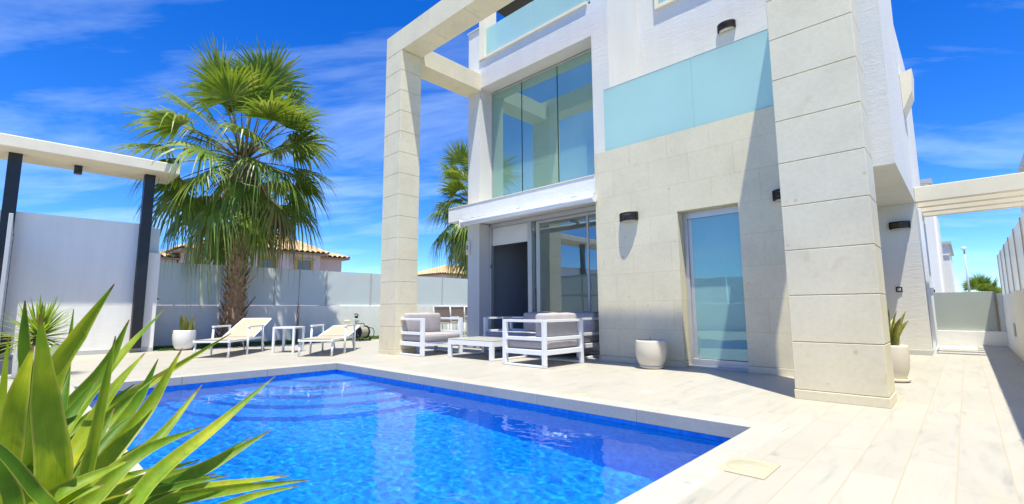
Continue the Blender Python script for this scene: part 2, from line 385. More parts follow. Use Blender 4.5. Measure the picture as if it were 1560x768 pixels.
# ------------------------------------------------------------------ villa
villa = thing('villa', 'modern white villa with limestone ground floor, portal pillars and teal balconies', 'house', (-4.3, 8.5, 0), world=True)
PZ = [.0, .085] + [.09+.4215*k for k in range(1, 15)]
def pillar(x0, x1, y0, y1, ztop, name='portal_pillar', plinth_out=.006):
    m = MB(); zs = [z for z in PZ if z < ztop-.12] + [ztop]
    m.box(x0+.012, x1-.012, y0+.012, y1-.012, 0.001, ztop-.001)
    for i in range(len(zs)-1):
        o = plinth_out if i == 0 else 0
        m.box(x0-o, x1+o, y0-o, y1+o, zs[i]+(.0035 if i else 0), zs[i+1]-.0035, .0035)
    return m.build(name, STONE, villa)
pillar(-8.27, -7.70, 4.95, 5.42, 5.98)
pillar(-1.20, -.52, 5.00, 5.45, 5.98)
def beam(x0, x1, y0, y1, z0, z1, ax, off=0, step=.93):
    m = MB(); m.box(x0+.01, x1-.01, y0+.01, y1-.01, z0+.01, z1-.01)
    a, b_ = (x0, x1) if ax == 'x' else (y0, y1); p = a; first = True
    while p < b_-1e-3:
        q = min(b_, p + (off if (first and off) else step)); first = False
        if b_-q < .15: q = b_
        if ax == 'x': m.box(p+.002, q-.002, y0, y1, z0, z1, .003)
        else: m.box(x0, x1, p+.002, q-.002, z0, z1, .003)
        p = q
    return m.build('portal_beam', STONE, villa)
beam(-8.27, -.52, 4.95, 5.42, 5.984, 6.43, 'x', .57)
beam(-8.23, -7.72, 5.423, 7.12, 5.86, 6.26, 'y')
beam(-1.17, -.54, 5.453, 8.0, 5.86, 6.26, 'y')

# stone ground-floor wall with the side door opening
sw = MB()
sw.box(-4.31, -2.92, 6.55, 6.90, .09, 3.40)
sw.box(-2.08, -1.05, 6.55, 6.90, .09, 3.40)
sw.box(-2.92, -2.08, 6.55, 6.90, 2.215, 3.40)
sw.box(-1.40, -1.05, 6.90, 8.60, .0, 3.40)
sw.box(-1.40, -1.05, 8.60, 9.75, 2.18, 3.40)
sw.box(-1.40, -1.05, 9.75, 10.85, .0, 3.40)
sw.box(-4.31, -4.02, 6.90, 7.45, .0, 3.40)
sw.build('stone_wall', STONEW, villa)
pl = MB()
for a in ((-4.316, -2.92), (-2.08, -1.045)): MB().box(a[0], a[1], 6.542, 6.9, 0, .086, .003).build('plinth', STONE, villa)
# white render volumes
wr = MB()
wr.box(-8.15, -7.76, 7.10, 7.48, 3.04, 7.40)                 # left fin
wr.box(-7.76, -4.67, 7.10, 7.455, 5.925, 6.58)                # band over the window
wr.box(-4.67, -4.31, 7.10, 8.30, 3.40, 9.2)                   # fin right of the window
wr.box(-4.67, -4.315, 6.90, 7.10, 3.04, 3.06)
wr.box(-8.15, -7.95, 7.48, 13.4, 0, 7.40)                     # west wall
wr.box(-7.95, -4.67, 7.60, 13.4, 6.45, 6.60)                  # solarium floor
wr.box(-4.31, -1.10, 8.30, 8.60, 3.30, 9.2)                   # balcony back wall
wr.box(-4.02, -1.40, 6.90, 8.60, 3.10, 3.385)                 # balcony floor
wr.box(-1.10, -.50, 7.65, 10.30, 2.65, 9.2)                   # east upper block
wr.box(-1.10, -.50, 10.30, 10.85, 2.65, 5.75)
wr.box(-8.15, -.50, 10.85, 13.4, 0.06, 5.75)                  # rear volume
wr.box(-8.15, -7.76, 7.10, 7.50, 0.0, 2.74)                   # column under the slab
wr.build('render_wall', VWHITE, villa)
cp = MB(); cp.box(-8.18, -7.74, 7.07, 7.52, 7.403, 7.45, .004); cp.box(-8.18, -7.95, 7.52, 13.4, 7.403, 7.45, .004); cp.build('parapet_cap', GREYP, villa)
sk = MB(); sk.box(-1.04, -.492, 10.842, 13.4, 0, .085, .003); sk.build('skirting', GREYP, villa)
# canopy slab, soffits
sl = MB(); sl.box(-8.18, -4.315, 6.55, 7.095, 2.735, 3.035, .004); sl.box(-7.95, -4.32, 7.10, 12, 2.76, 3.02)
sl.build('canopy_slab', WHITE, villa)
led = MB(); led.box(-8.18, -4.316, 6.54, 7.05, 3.037, 3.055, .002); led.build('slab_coping', CREAM, villa)
# cream window boxes of the second floor
fr = MB(); fr.box(-7.74, -7.57, 7.06, 7.455, 6.60, 9.0); fr.box(-7.57, -4.74, 7.06, 7.455, 6.583, 6.64)
fr.build('balcony_frame', CREAM, villa)
fr = MB(); fr.box(-3.93, -3.86, 8.24, 8.298, 6.66, 8.6); fr.box(-3.86, -2.2, 8.24, 8.298, 6.66, 6.73); fr.build('window_box', CREAM, villa)
pn = MB(); pn.box(-3.855, -2.2, 8.265, 8.295, 6.735, 8.6); pn.build('upper_pane', TEAL, villa)
fr = MB(); fr.add([(-.497, 10.35, 4.2), (-.497, 10.35, 4.86), (-.33, 10.35, 4.9), (-.36, 10.35, 4.5), (-.497, 10.9, 4.2), (-.497, 10.9, 4.86), (-.33, 10.9, 4.9), (-.36, 10.9, 4.5)],
       [[0, 1, 2, 3], [4, 7, 6, 5], [1, 5, 6, 2], [2, 6, 7, 3], [3, 7, 4, 0], [0, 4, 5, 1]]); fr.build('side_window_box', CREAM, villa)
rf = MB(); rf.box(-8.6, -4.7, 8.5, 12.6, 8.9, 9.1); rf.build('solarium_roof', BLACK, villa)
# teal balustrades
def pane(mb_args, mat, parent, name='pane'):
    m = MB(); m.box(*mb_args, .002); return m.build(name, mat, parent)
bal = MB(); bal.box(-4.10, -1.10, 6.585, 6.605, 3.395, 3.43); bal = bal.build('balcony_rail', ALU, villa)
for a, b_ in ((-4.10, -2.611), (-2.607, -1.10)):
    pane((a, b_, 6.556, 6.572, 3.402, 4.455), TEAL, bal, 'glass_panel'); MB().box(a, b_, 6.554, 6.574, 4.457, 4.465).build('edge_trim', GREYP, bal)
bal2 = MB(); bal2.box(-7.57, -4.76, 7.20, 7.22, 6.64, 6.67); bal2 = bal2.build('solarium_rail', ALU, villa)
for a, b_ in ((-7.565, -6.115), (-6.105, -4.68)): pane((a, b_, 7.13, 7.146, 6.645, 7.345), TEAL, bal2, 'glass_panel')
# big window
wf = MB(); 
for x in (-7.745, -4.70): wf.box(x-.014, x+.014, 7.47, 7.51, 3.045, 5.92)
wf.box(-7.73, -4.715, 7.47, 7.51, 5.885, 5.92); wf.box(-7.73, -4.715, 7.47, 7.51, 3.045, 3.075)
wf = wf.build('window', GREYP, villa)
xs = [-7.725, -6.79, -5.785, -4.72]
for i in range(3): pane((xs[i]+.007, xs[i+1]-.007, 7.484, 7.494, 3.08, 5.88), GLASSB, wf)
mu = MB()
for x in xs[1:3]: mu.box(x-.0065, x+.0065, 7.476, 7.502, 3.078, 5.882)
mu.build('mullion', BLACK, wf)
ib = MB(); ib.box(-8.0, -7.94, 7.6, 12, 3.1, 6.4); ib.box(-4.70, -4.64, 8.31, 12, 3.1, 6.4); ib.box(-7.94, -4.70, 11.4, 11.5, 3.1, 6.4); ib.build('upper_room', INTW, villa)
cu = MB(); n = 60
pts = [(-7.7 + 2.98*i/n, 7.68 + .035*math.sin(i*1.35)) for i in range(n+1)]
vs = [(p[0], p[1], 3.1) for p in pts] + [(p[0], p[1], 5.8) for p in pts]
cu.add(vs, [[i, i+1, n+2+i, n+1+i] for i in range(n)], True)
cu.build('added_curtain', M_leaf('added_curtain_fabric', (.62, .72, .68), (.68, .78, .73), None, .5, .9), villa)  # pale sheet added close behind the panes to catch sun and lighten the window
# ground-floor living room behind the sliding doors
ir = MB(); ir.box(-8.0, -7.9, 7.55, 10.8, 0, 2.75); ir.build('dark_interior_wall', DARKW, villa)
ir = MB(); ir.box(-4.30, -4.2, 7.5, 10.8, 0, 2.75); ir.box(-7.9, -4.3, 10.7, 10.8, 0, 2.75); ir.build('interior_wall', INTW, villa)
ir = MB(); ir.box(-7.9, -4.3, 7.55, 10.7, 0, .03); ir.build('interior_floor', INTF, villa)
# sliding doors
sd = MB()
sd.box(-7.755, -7.70, 7.40, 7.50, .03, 2.70, .004); sd.box(-4.66, -4.31, 7.42, 7.50, .03, 2.70, .004)
sd.box(-7.70, -4.66, 7.40, 7.50, 2.66, 2.75, .004); sd.box(-7.755, -4.35, 7.38, 7.52, .001, .045, .004)
sd.box(-6.60, -6.49, 7.41, 7.455, .05, 2.66, .004); sd = sd.build('sliding_door', ALU, villa)
lf = MB(); lf.box(-6.40, -6.30, 7.45, 7.485, .05, 2.655, .004); lf.box(-6.30, -4.66, 7.45, 7.485, .05, .15, .004); lf.box(-6.30, -4.66, 7.45, 7.485, 2.60, 2.655, .004)
lf = lf.build('door_leaf', ALU, sd)
pane((-6.30, -5.12, 7.462, 7.472, .15, 2.60), GLASSD, lf); pane((-5.08, -4.66, 7.462, 7.472, .15, 2.60), GLASSD, lf)
lf = MB(); lf.box(-5.12, -5.08, 7.45, 7.485, .15, 2.60); lf.build('stile', GREYP, sd)
pane((-6.49, -6.41, 7.43, 7.44, .05, 2.66), GLASSD, sd)
rb = MB(); rb.box(-7.69, -6.605, 7.44, 7.452, 2.255, 2.655); rb.build('roller_blind', M_plain('blind_white', (.72, .74, .74), .9, var=.02), sd)
hd = MB(); hd.box(-7.70, -7.68, 7.385, 7.40, 1.75, 1.83, .003); hd.build('handle', BLACK, sd)
# side door in the stone wall
dr = MB(); Y = 6.74
dr.box(-2.92, -2.865, Y, Y+.07, .02, 2.215, .003); dr.box(-2.135, -2.08, Y, Y+.07, .02, 2.215, .003)
dr.box(-2.865, -2.135, Y, Y+.07, 2.12, 2.215, .003); dr.box(-2.865, -2.135, Y-.01, Y+.07, .02, .115, .003); dr.box(-2.92, -2.08, Y-.06, Y+.08, .0, .02)
dr.box(-2.865, -2.81, Y+.03, Y+.06, .115, 2.12, .002); dr = dr.build('side_door', ALU, villa)
pane((-2.81, -2.135, Y+.03, Y+.045, .12, 2.12), GLASSS, dr)
hd = MB(); hd.box(-2.128, -2.108, Y-.02, Y, 1.02, 1.26, .004); hd.build('handle', WMET, dr)
MB().box(-2.81, -2.14, 6.85, 6.856, .12, 2.13).build('blind', M_plain('aqua_blind', (.52, .66, .66), .9, var=.03), dr)
ir = MB(); ir.box(-2.95, -2.05, 8.3, 8.35, 0, 2.3); ir.box(-3.0, -2.95, 6.91, 8.3, 0, 2.3); ir.box(-2.05, -2.0, 6.91, 8.3, 0, 2.3); ir.box(-2.95, -2.05, 6.91, 8.3, 2.3, 2.35); ir.box(-2.95, -2.05, 6.91, 8.3, -.01, .01)
ir.build('side_room', INTW, villa)
# entrance door under the overhang
ed = MB(); ed.box(-1.11, -1.075, 8.62, 9.73, .02, 2.165, .004); ed = ed.build('entrance_door', M_plain('door_panel', (.34, .31, .26), .5, var=.05), villa)
hd = MB(); hd.box(-1.075, -1.03, 9.45, 9.50, .95, 1.12, .006); hd.build('handle', BLACK, ed)

# awning cassette
aw = thing('awning', 'white rolled up awning cassette under the slab above the sliding doors', 'awning', (-6.2, 6.75, 2.62), world=True)
m = MB(); prof = [(6.47+.066*math.cos(a)*1.1, 2.635+.066*math.sin(a)) for a in [2*math.pi*i/20 for i in range(20)]]
m.prism(prof, 'x', -7.60, -4.275); o = m.build('cassette', WMET, aw); 
for p in o.data.polygons: p.use_smooth = len(p.vertices) == 4
m = MB(); m.box(-7.625, -7.602, 6.39, 6.56, 2.56, 2.71, .01); m.build('end_cap', WMET, aw)
for x in (-7.3, -6.0, -4.7): MB().box(x-.04, x+.04, 6.48, 6.75, 2.69, 2.734).build('bracket', GREYP, aw)

ws = thing('wall_sensor', 'small rounded cream sensor box high on the white column by the sliding doors', 'sensor', (-8.12, 7.09, 2.0), world=True)
m = MB(); m.box(-8.165, -8.05, 7.045, 7.098, 2.05, 2.38, .02, seg=3); m.build('housing', CREAM, ws)
m = MB(); m.box(-8.12, -8.09, 7.035, 7.047, 2.17, 2.27, .004); m.build('lens', BLACK, ws)

# wall lamps: curved louvred bronze shades
def wall_lamp():
    t = thing('wall_lamp', '', 'wall lamp', group='bronze wall lamps on the villa')
    n = 12; W, D, H = .15, .085, .15
    arc = [(-W + 2*W*i/n, -(.035 + D*math.sin(math.pi*i/n)**.55)) for i in range(n+1)]
    m = MB()
    for (z0, z1, k) in ((-.062, -.034, 1.0), (-.027, -.014, .98), (-.007, .006, .98), (.013, .026, .98), (.033, .064, 1.0)):
        vs = [(x*k, y*k, z) for z in (z0, z1) for x, y in arc] + [(x*k*.93, y*k+.012, z) for z in (z0, z1) for x, y in arc]; q = n+1
        fs = []
        for i in range(n): fs += [[i, i+1, q+i+1, q+i], [2*q+i, 3*q+i, 3*q+i+1, 2*q+i+1], [i, 2*q+i, 2*q+i+1, i+1], [q+i, q+i+1, 3*q+i+1, 3*q+i]]
        m.add(vs, fs)
    m.box(-W, -W+.012, -.05, 0, -.062, .064); m.box(W-.012, W, -.05, 0, -.062, .064); m.box(-W, W, -.012, 0, -.062, .064)
    m.build('shade', BRONZE, t)
    m = MB(); vs = [(x*.86, y*.86+.004, z) for z in (-.075, .05) for x, y in arc]; q = n+1
    m.add(vs, [[i, i+1, q+i+1, q+i] for i in range(n)] + [list(range(q)), list(range(2*q-1, q-1, -1))])
    m.build('diffuser', M_plain('lamp_diffuser', (.62, .58, .48), .6, var=.02), t)
    return t
wl0 = wall_lamp()
for i, (p, lb) in enumerate((((-3.69, 6.55, 2.24), 'bronze louvred wall lamp on the stone wall left of the side door'),
              ((-1.50, 6.55, 2.22), 'bronze wall lamp half hidden behind the big right stone pillar'),
              ((-2.63, 8.30, 5.74), 'bronze wall lamp on white wall above the teal glass balcony'),
              ((-.74, 10.85, 2.27), 'dark wall lamp on the white wall in the shaded entrance recess'))):
    o = wl0 if i == 0 else dup(wl0); o.location = p; o['label'] = lb
db = thing('doorbell', 'small black square doorbell on the white entrance recess wall', 'doorbell', (-.84, 10.85, 1.13), world=True)
m = MB(); m.box(-.885, -.795, 10.83, 10.849, 1.085, 1.175, .004); m.build('plate', BLACK, db)
m = MB(); m.box(-.865, -.815, 10.822, 10.832, 1.105, 1.155, .004); m.build('button', GREYP, db)

# television inside the living room
tv = thing('television', 'black television on the dark wall inside the open sliding door', 'television', (-7.85, 9.3, .4), world=True)
m = MB(); m.box(-7.89, -7.83, 8.95, 10.3, .55, 1.35, .006); m.build('bezel', BLACK, tv)
m = MB(); m.box(-7.829, -7.826, 8.98, 10.27, .58, 1.32); m.build('screen', M_plain('screen_black', (.004, .004, .005), .15, var=.1), tv)

# ------------------------------------------------------------------ passage on the right
def glass_fence(name, label, x, xw, ys, z0, z1, outer, wallmat=WHITE, y0=None, y1=None, ztop_wall=None):
    t = thing(name, label, 'fence', (x, ys[0], 0), world=True)
    m = MB(); a, b_ = min(x, xw), max(x, xw)
    m.box(a, b_, y0 if y0 is not None else ys[0], y1 if y1 is not None else ys[-1], -.05, z0, .004); m.build('low_wall', wallmat, t)
    for i in range(len(ys)-1):
        pane((x+outer*.05, x+outer*.062, ys[i]+.03, ys[i+1]-.03, z0+.02, z1), FROST, t, 'glass_panel')
    for y in ys:
        m = MB(); q0, q1 = (x-.08, x-.03) if outer < 0 else (x+.040, x+.075); hw = .02 if outer < 0 else .012; m.box(q0, q1, y-hw, y+hw, z0-.001, z1+.01, .003); m.build('post', GREYP if outer < 0 else RED, t)
    return t
yr = [-5.0 + 1.28*i for i in range(17)]
glass_fence('garden_wall', 'white side wall with frosted glass panels along the right passage', .56, .80, yr, 1.05, 1.98, 1, y0=-5.2, y1=16.2)
sk = MB(); sk.box(.548, .565, -5.2, 16, 0, .07, .003); o = sk.build('skirting_board', CREAM); 
attach(o, [q for q in bpy.data.objects if q.name == 'garden_wall'][0])
for i, y in enumerate((8.2, 11.6)):
    o = MB().box(.535, .556, y-.05, y+.05, .32, .54, .004).build('wall_vent', GREYP)
    tag(o, ('grey slot light low on the right passage wall, nearer one', 'grey slot light low on the right passage wall, farther one')[i], 'wall light', 'slot lights on the passage wall')
pg = thing('pergola', 'cream concrete pergola beams bridging the side passage', 'pergola', (0, 11, 2.7), world=True)
for k in range(4):
    y = 10.86 + .62*k
    MB().box(-.498, 1.35, y, y+.16, 2.66, 2.925, .006).build('beam', CREAM, pg)
MB().box(1.2, 1.345, 11.03, 11.47, 2.66, 2.92).build('edge_beam', CREAM, pg)
# end wall with glass
ew = thing('end_wall', 'low white wall with grey glass panel closing the side passage', 'wall', (0, 14.3, 0), world=True)
MB().box(-.72, .56, 14.25, 14.45, 0, .30, .004).build('base_wall', WHITE, ew)
MB().box(-.66, .44, 14.32, 14.345, .305, 1.14, .003).build('glass_panel', M_frost('grey_green_glass', (.50, .54, .48), .2, rough=.15), ew)
MB().box(.44, .475, 14.30, 14.36, .30, 1.16, .003).build('post', RED, ew)
MB().box(.475, .56, 14.32, 14.34, .305, 1.10).build('side_panel', FROST, ew)
stp = thing('threshold_step', 'white ridged threshold steps on the passage floor before the end wall', 'step', (-.2, 12.7, 0), world=True)
for k in range(3): MB().box(-.47, .08, 12.55+.30*k, 12.67+.30*k, 0, .03, .004).build('bar', WMET, stp)
sg = thing('side_gate', 'white metal gate frame folded against the villa corner by the passage', 'gate', (-.45, 12, 0), world=True)
m = MB(); m.box(-.495, -.45, 11.35, 11.40, 0, 2.62, .004); m.box(-.495, -.45, 12.35, 12.40, 0, 2.62, .004); m.box(-.495, -.45, 11.40, 12.35, 2.57, 2.62, .004); m.box(-.495, -.45, 11.40, 12.35, .02, .07, .004); m.build('frame', WMET, sg)
m = MB()
for k in range(8): m.box(-.488, -.47, 11.45+.11*k, 11.49+.11*k, .07, 2.57)
m.build('slat_panel', WMET, sg)
m = MB(); m.box(-.45, -.40, 11.36, 11.44, 1.02, 1.16, .006); m = m.build('lock', WMET, sg)
MB().box(-.402, -.385, 11.385, 11.415, 1.08, 1.13, .004).build('cylinder_cap', BLACK, sg)

# ------------------------------------------------------------------ left: gate house wall, canopy, fence
lw = thing('entrance_wall', 'tall white rendered wall behind the left canopy posts', 'wall', (-12.5, -2, 0), world=True)
MB().box(-12.65, -12.40, -9.0, 1.84, 0, 2.65, .005).build('wall_body', WHITE, lw)
MB().box(-12.65, -12.40, 1.844, 2.12, 0, 2.065, .005).build('wall_end', WHITE, lw)
MB().box(-12.54, -12.52, 1.85, 2.10, 2.068, 2.60, .003).build('glass_panel', FROST, lw)
MB().box(-12.40, -12.375, -9.0, 2.10, 0, .085, .003).build('skirting', GREYP, lw)
o = MB().box(-12.46, -12.40, 2.121, 2.15, 1.04, 1.15, .01).build('camera_box', WMET); tag(o, 'little white camera box with dark lens on the white wall end', 'camera')
MB().box(-12.398, -12.385, 2.125, 2.146, 1.07, 1.11, .003).build('lens', BLACK, None).parent = o
can = thing('entrance_canopy', 'long flat cream concrete canopy on black posts at left', 'canopy', (-12.3, -3, 0), world=True)
MB().box(-12.95, -11.80, -9.0, 2.24, 3.69, 3.90, .012).build('roof_slab', CREAM, can)
for y in (1.80, -.17, -2.6, -5.0, -7.4):
    m = MB(); m.box(-12.37, -12.22, y-.09, y+.09, .085, .10); m.box(-12.37, -12.355, y-.09, y+.09, .10, 3.69); m.box(-12.235, -12.22, y-.09, y+.09, .10, 3.69); m.box(-12.355, -12.235, y-.012, y+.012, .10, 3.69)
    m.box(-12.36, -12.23, y-.085, y+.085, .10, 3.68, .003); m.build('post', BLACK, can)
o = MB().box(-12.53, -12.41, .63, .75, 3.52, 3.688, .008).build('ceiling_spot', BLACK); tag(o, 'small black cube spot light hanging under the cream canopy', 'spotlight')
gt = thing('entrance_gate', 'grey metal and glass gate leaf open at the left edge', 'gate', (-12, 0, 0), world=True)
m = MB(); gy = -.10
for z0, z1 in ((.08, .16), (1.30, 1.38), (2.06, 2.14)): m.box(-12.0, -9.2, gy-.02, gy+.02, z0, z1, .004)
for x in (-12.0, -10.6, -9.2): m.box(x-.035, x+.035, gy-.022, gy+.022, .08, 2.142, .004)
m.build('frame', GREYP, gt)
for (a, b_) in ((-11.96, -10.64), (-10.56, -9.24)):
    for z0, z1 in ((.17, 1.29), (1.39, 2.05)): pane((a, b_, gy-.006, gy+.006, z0, z1), FROST, gt)
MB().box(-12.06, -12.036, gy-.03, gy+.03, .02, 2.2, .003).build('hinge_stile', BLACK, gt)
MB().box(-12.30, -12.24, gy-.05, gy+.15, .10, .42, .01).build('motor_box', BLACK, gt)

ys = [2.30, 3.64, 4.94, 6.38, 7.83, 9.25, 10.68, 12.1, 13.5, 14.9, 16.3]
gf = glass_fence('glass_fence', 'white garden wall topped with frosted glass panels behind the loungers', -13.6, -13.82, ys, .96, 1.985, -1, y0=2.12, y1=16.4)
MB().box(-13.82, -12.65, 2.0, 2.118, 0, .96).build('return_wall', WHITE, gf)
rf_ = thing('rear_fence', 'white wall with glass panels across the back of the garden', 'fence', (-10, 16.4, 0), world=True)
MB().box(-13.82, -8.15, 16.41, 16.6, 0, .96).build('low_wall', WHITE, rf_)
for i in range(4): pane((-13.6+1.36*i, -13.6+1.36*i+1.3, 16.47, 16.482, .98, 1.985), FROST, rf_, 'glass_panel')
# boundary behind the camera (seen in the reflections)
bf = thing('front_fence', 'white wall with frosted glass opposite the villa', 'fence', (-4, -5.3, 0), world=True)
MB().box(-12.4, .8, -5.45, -5.25, 0, 1.0).build('low_wall', WHITE, bf)
for i in range(9): pane((-12.3+1.42*i, -12.3+1.42*i+1.37, -5.36, -5.348, 1.02, 2.0), FROST, bf, 'glass_panel')

ub = MB().box(-13.597, -13.575, 6.94, 7.13, .36, .52, .006).build('socket_box', CREAM); tag(ub, 'flat beige socket box on the low garden wall behind the right lounger', 'socket box')
tp = thing('garden_tap', 'black and grey tap with hose timer on the garden wall above the hose reel', 'tap', (-13.5, 7.3, .4), world=True)
m = MB(); m.tube([(-13.59, 7.30, .56), (-13.5, 7.30, .56), (-13.5, 7.30, .44)], .018, 8); m.build('pipe', WMET, tp)
m = MB(); m.box(-13.54, -13.44, 7.25, 7.36, .47, .56, .015); m.build('timer', GREYP, tp)
m = MB(); m.box(-13.53, -13.46, 7.24, 7.33, .585, .66, .012); m.tube([(-13.5, 7.22, .70), (-13.5, 7.30, .72), (-13.5, 7.36, .66)], .015, 8); m.build('handle', BLACK, tp)
sh = thing('outdoor_shower', 'slim dark pole with bent head standing before the glass fence', 'shower', (-13.3, 5.45, 0), world=True)
m = MB(); m.tube([(-13.3, 5.45, 0.01), (-13.3, 5.45, .95)], .035, 10); m.build('base', RED, sh)
m = MB(); m.tube([(-13.3, 5.45, .94), (-13.3, 5.45, 2.15)], .02, 8); m.build('pole', GREYP, sh)
m = MB(); m.tube([(-13.3, 5.45, 2.14), (-13.28, 5.47, 2.22), (-13.22, 5.53, 2.26), (-13.12, 5.65, 2.27), (-13.06, 5.72, 2.23)], .018, 8); m.lathe([(.0, .0), (.06, -.004), (.065, -.02), (0, -.025)], (-13.06, 5.73, 2.23), 14); m.build('head', GREYP, sh)

# hose reel
hr = thing('hose_reel', 'black hose reel with coiled hose standing on the grass strip', 'hose reel', (-11.95, 6.62, 0), rz=R(12))
MB_ = MB()
def disc(m, y, rad, th=.02, n=28):
    vs = [(rad*math.cos(2*math.pi*i/n), y+s_*th/2, .24+rad*math.sin(2*math.pi*i/n)) for s_ in (-1, 1) for i in range(n)]
    m.add(vs, [list(range(n)), list(range(2*n-1, n-1, -1))] + [[i, (i+1) % n, n+(i+1) % n, n+i] for i in range(n)])
for y in (-.14, .14):
    m = MB(); disc(m, y, .17); disc(m, y*1.12, .06, .03); m.build('flange', BLACK, hr)
m = MB()
for k in range(9): 
    y = -.115+.029*k; m.tube([((.12+.006*(k % 2))*math.cos(a), y, .24+(.12+.006*(k % 2))*math.sin(a)) for a in [2*math.pi*i/24 for i in range(25)]], .017, 6, cap=False)
m.build('coiled_hose', HOSE, hr)
m = MB()
for y in (-.18, .18):
    m.tube([(-.16, y, .015), (0, y, .27), (.16, y, .015)], .013, 6); m.tube([(-.17, y, .015), (.17, y, .015)], .013, 6)
m.tube([(-.12, -.18, .03), (-.12, .18, .03)], .012, 6); m.tube([(.12, -.18, .03), (.12, .18, .03)], .012, 6)
m.tube([(-.05, -.18, .26), (-.12, -.18, .46), (-.12, .18, .46), (-.05, .18, .26)], .012, 6)
m.build('stand', BLACK, hr)
m = MB(); m.tube([(.10, .16, .36), (.14, .27, .33), (.14, .32, .22), (.13, .28, .09), (.10, .18, .03)], .011, 6); m.build('loose_hose', RUBBER, hr)

# ------------------------------------------------------------------ palms
def grass_blade_fan(m, base, dirv, upv, length, nseg, spread, droop, rg, wmax=.045, fold=.35, tip_droop=.6):
    """one fan leaf: segments joined near the hastula and free towards the tips"""
    d = dirv.normalized(); side = d.cross(upv).normalized(); u = side.cross(d).normalized()
    for k in range(nseg):
        f = k/(nseg-1)*2-1; ang = f*spread + rg.uniform(-.03, .03); lift = rg.uniform(-.10, .10)
        dd = (d*math.cos(ang) + side*math.sin(ang) + u*lift*.5).normalized()
        Ls = length*(1-.22*abs(f)**2)*rg.uniform(.93, 1.05); td = tip_droop*rg.choice((.5, .8, 1, 1.3, 2.2))
        pr = u.cross(dd).normalized(); wj = Ls*.42*spread*2/nseg*.98
        st = [0, .20, .40, .62, .83, 1.0]; ws = [.10*wj, .50*wj, .90*wj, .52*wj, .24*wj, .02*wj]
        L0 = []
        for t_, w_ in zip(st, ws):
            p = base + dd*(Ls*t_) + u*(-droop*Ls*t_*t_*(.3+.5*abs(f)))
            over = max(0, t_-.40)/.60
            p = p + Vector((0, 0, -1))*(td*Ls*.45*over**2) - Vector((0, 0, 1))*droop*Ls*.25*t_*t_
            if over: p = p - dd*(td*Ls*.10*over**2)
            L0.append((p - pr*w_, p + u*(w_*fold), p + pr*w_))
        vs = [q for tr in L0 for q in tr]; fs = []
        for i in range(len(st)-1):
            a = i*3; fs += [[a, a+1, a+4, a+3], [a+1, a+2, a+5, a+4]]
        m.add(vs, fs, False)
PALM_G = M_leaf('palm_frond', (.075, .155, .018), (.18, .27, .035), (.42, .43, .13), .30, .38, 2.2)
PALM_Y = M_leaf('palm_frond_old', (.14, .19, .03), (.30, .30, .09), (.46, .38, .18), .3, .5, 3.0)
PALM_D = M_leaf('palm_frond_dead', (.16, .10, .05), (.26, .18, .09), (.36, .27, .16), .2, .7, 5.0)
BARK = M_plain('palm_bark', (.33, .21, .12), .95, var=.45, scale=14, bump=.8, bscale=30)
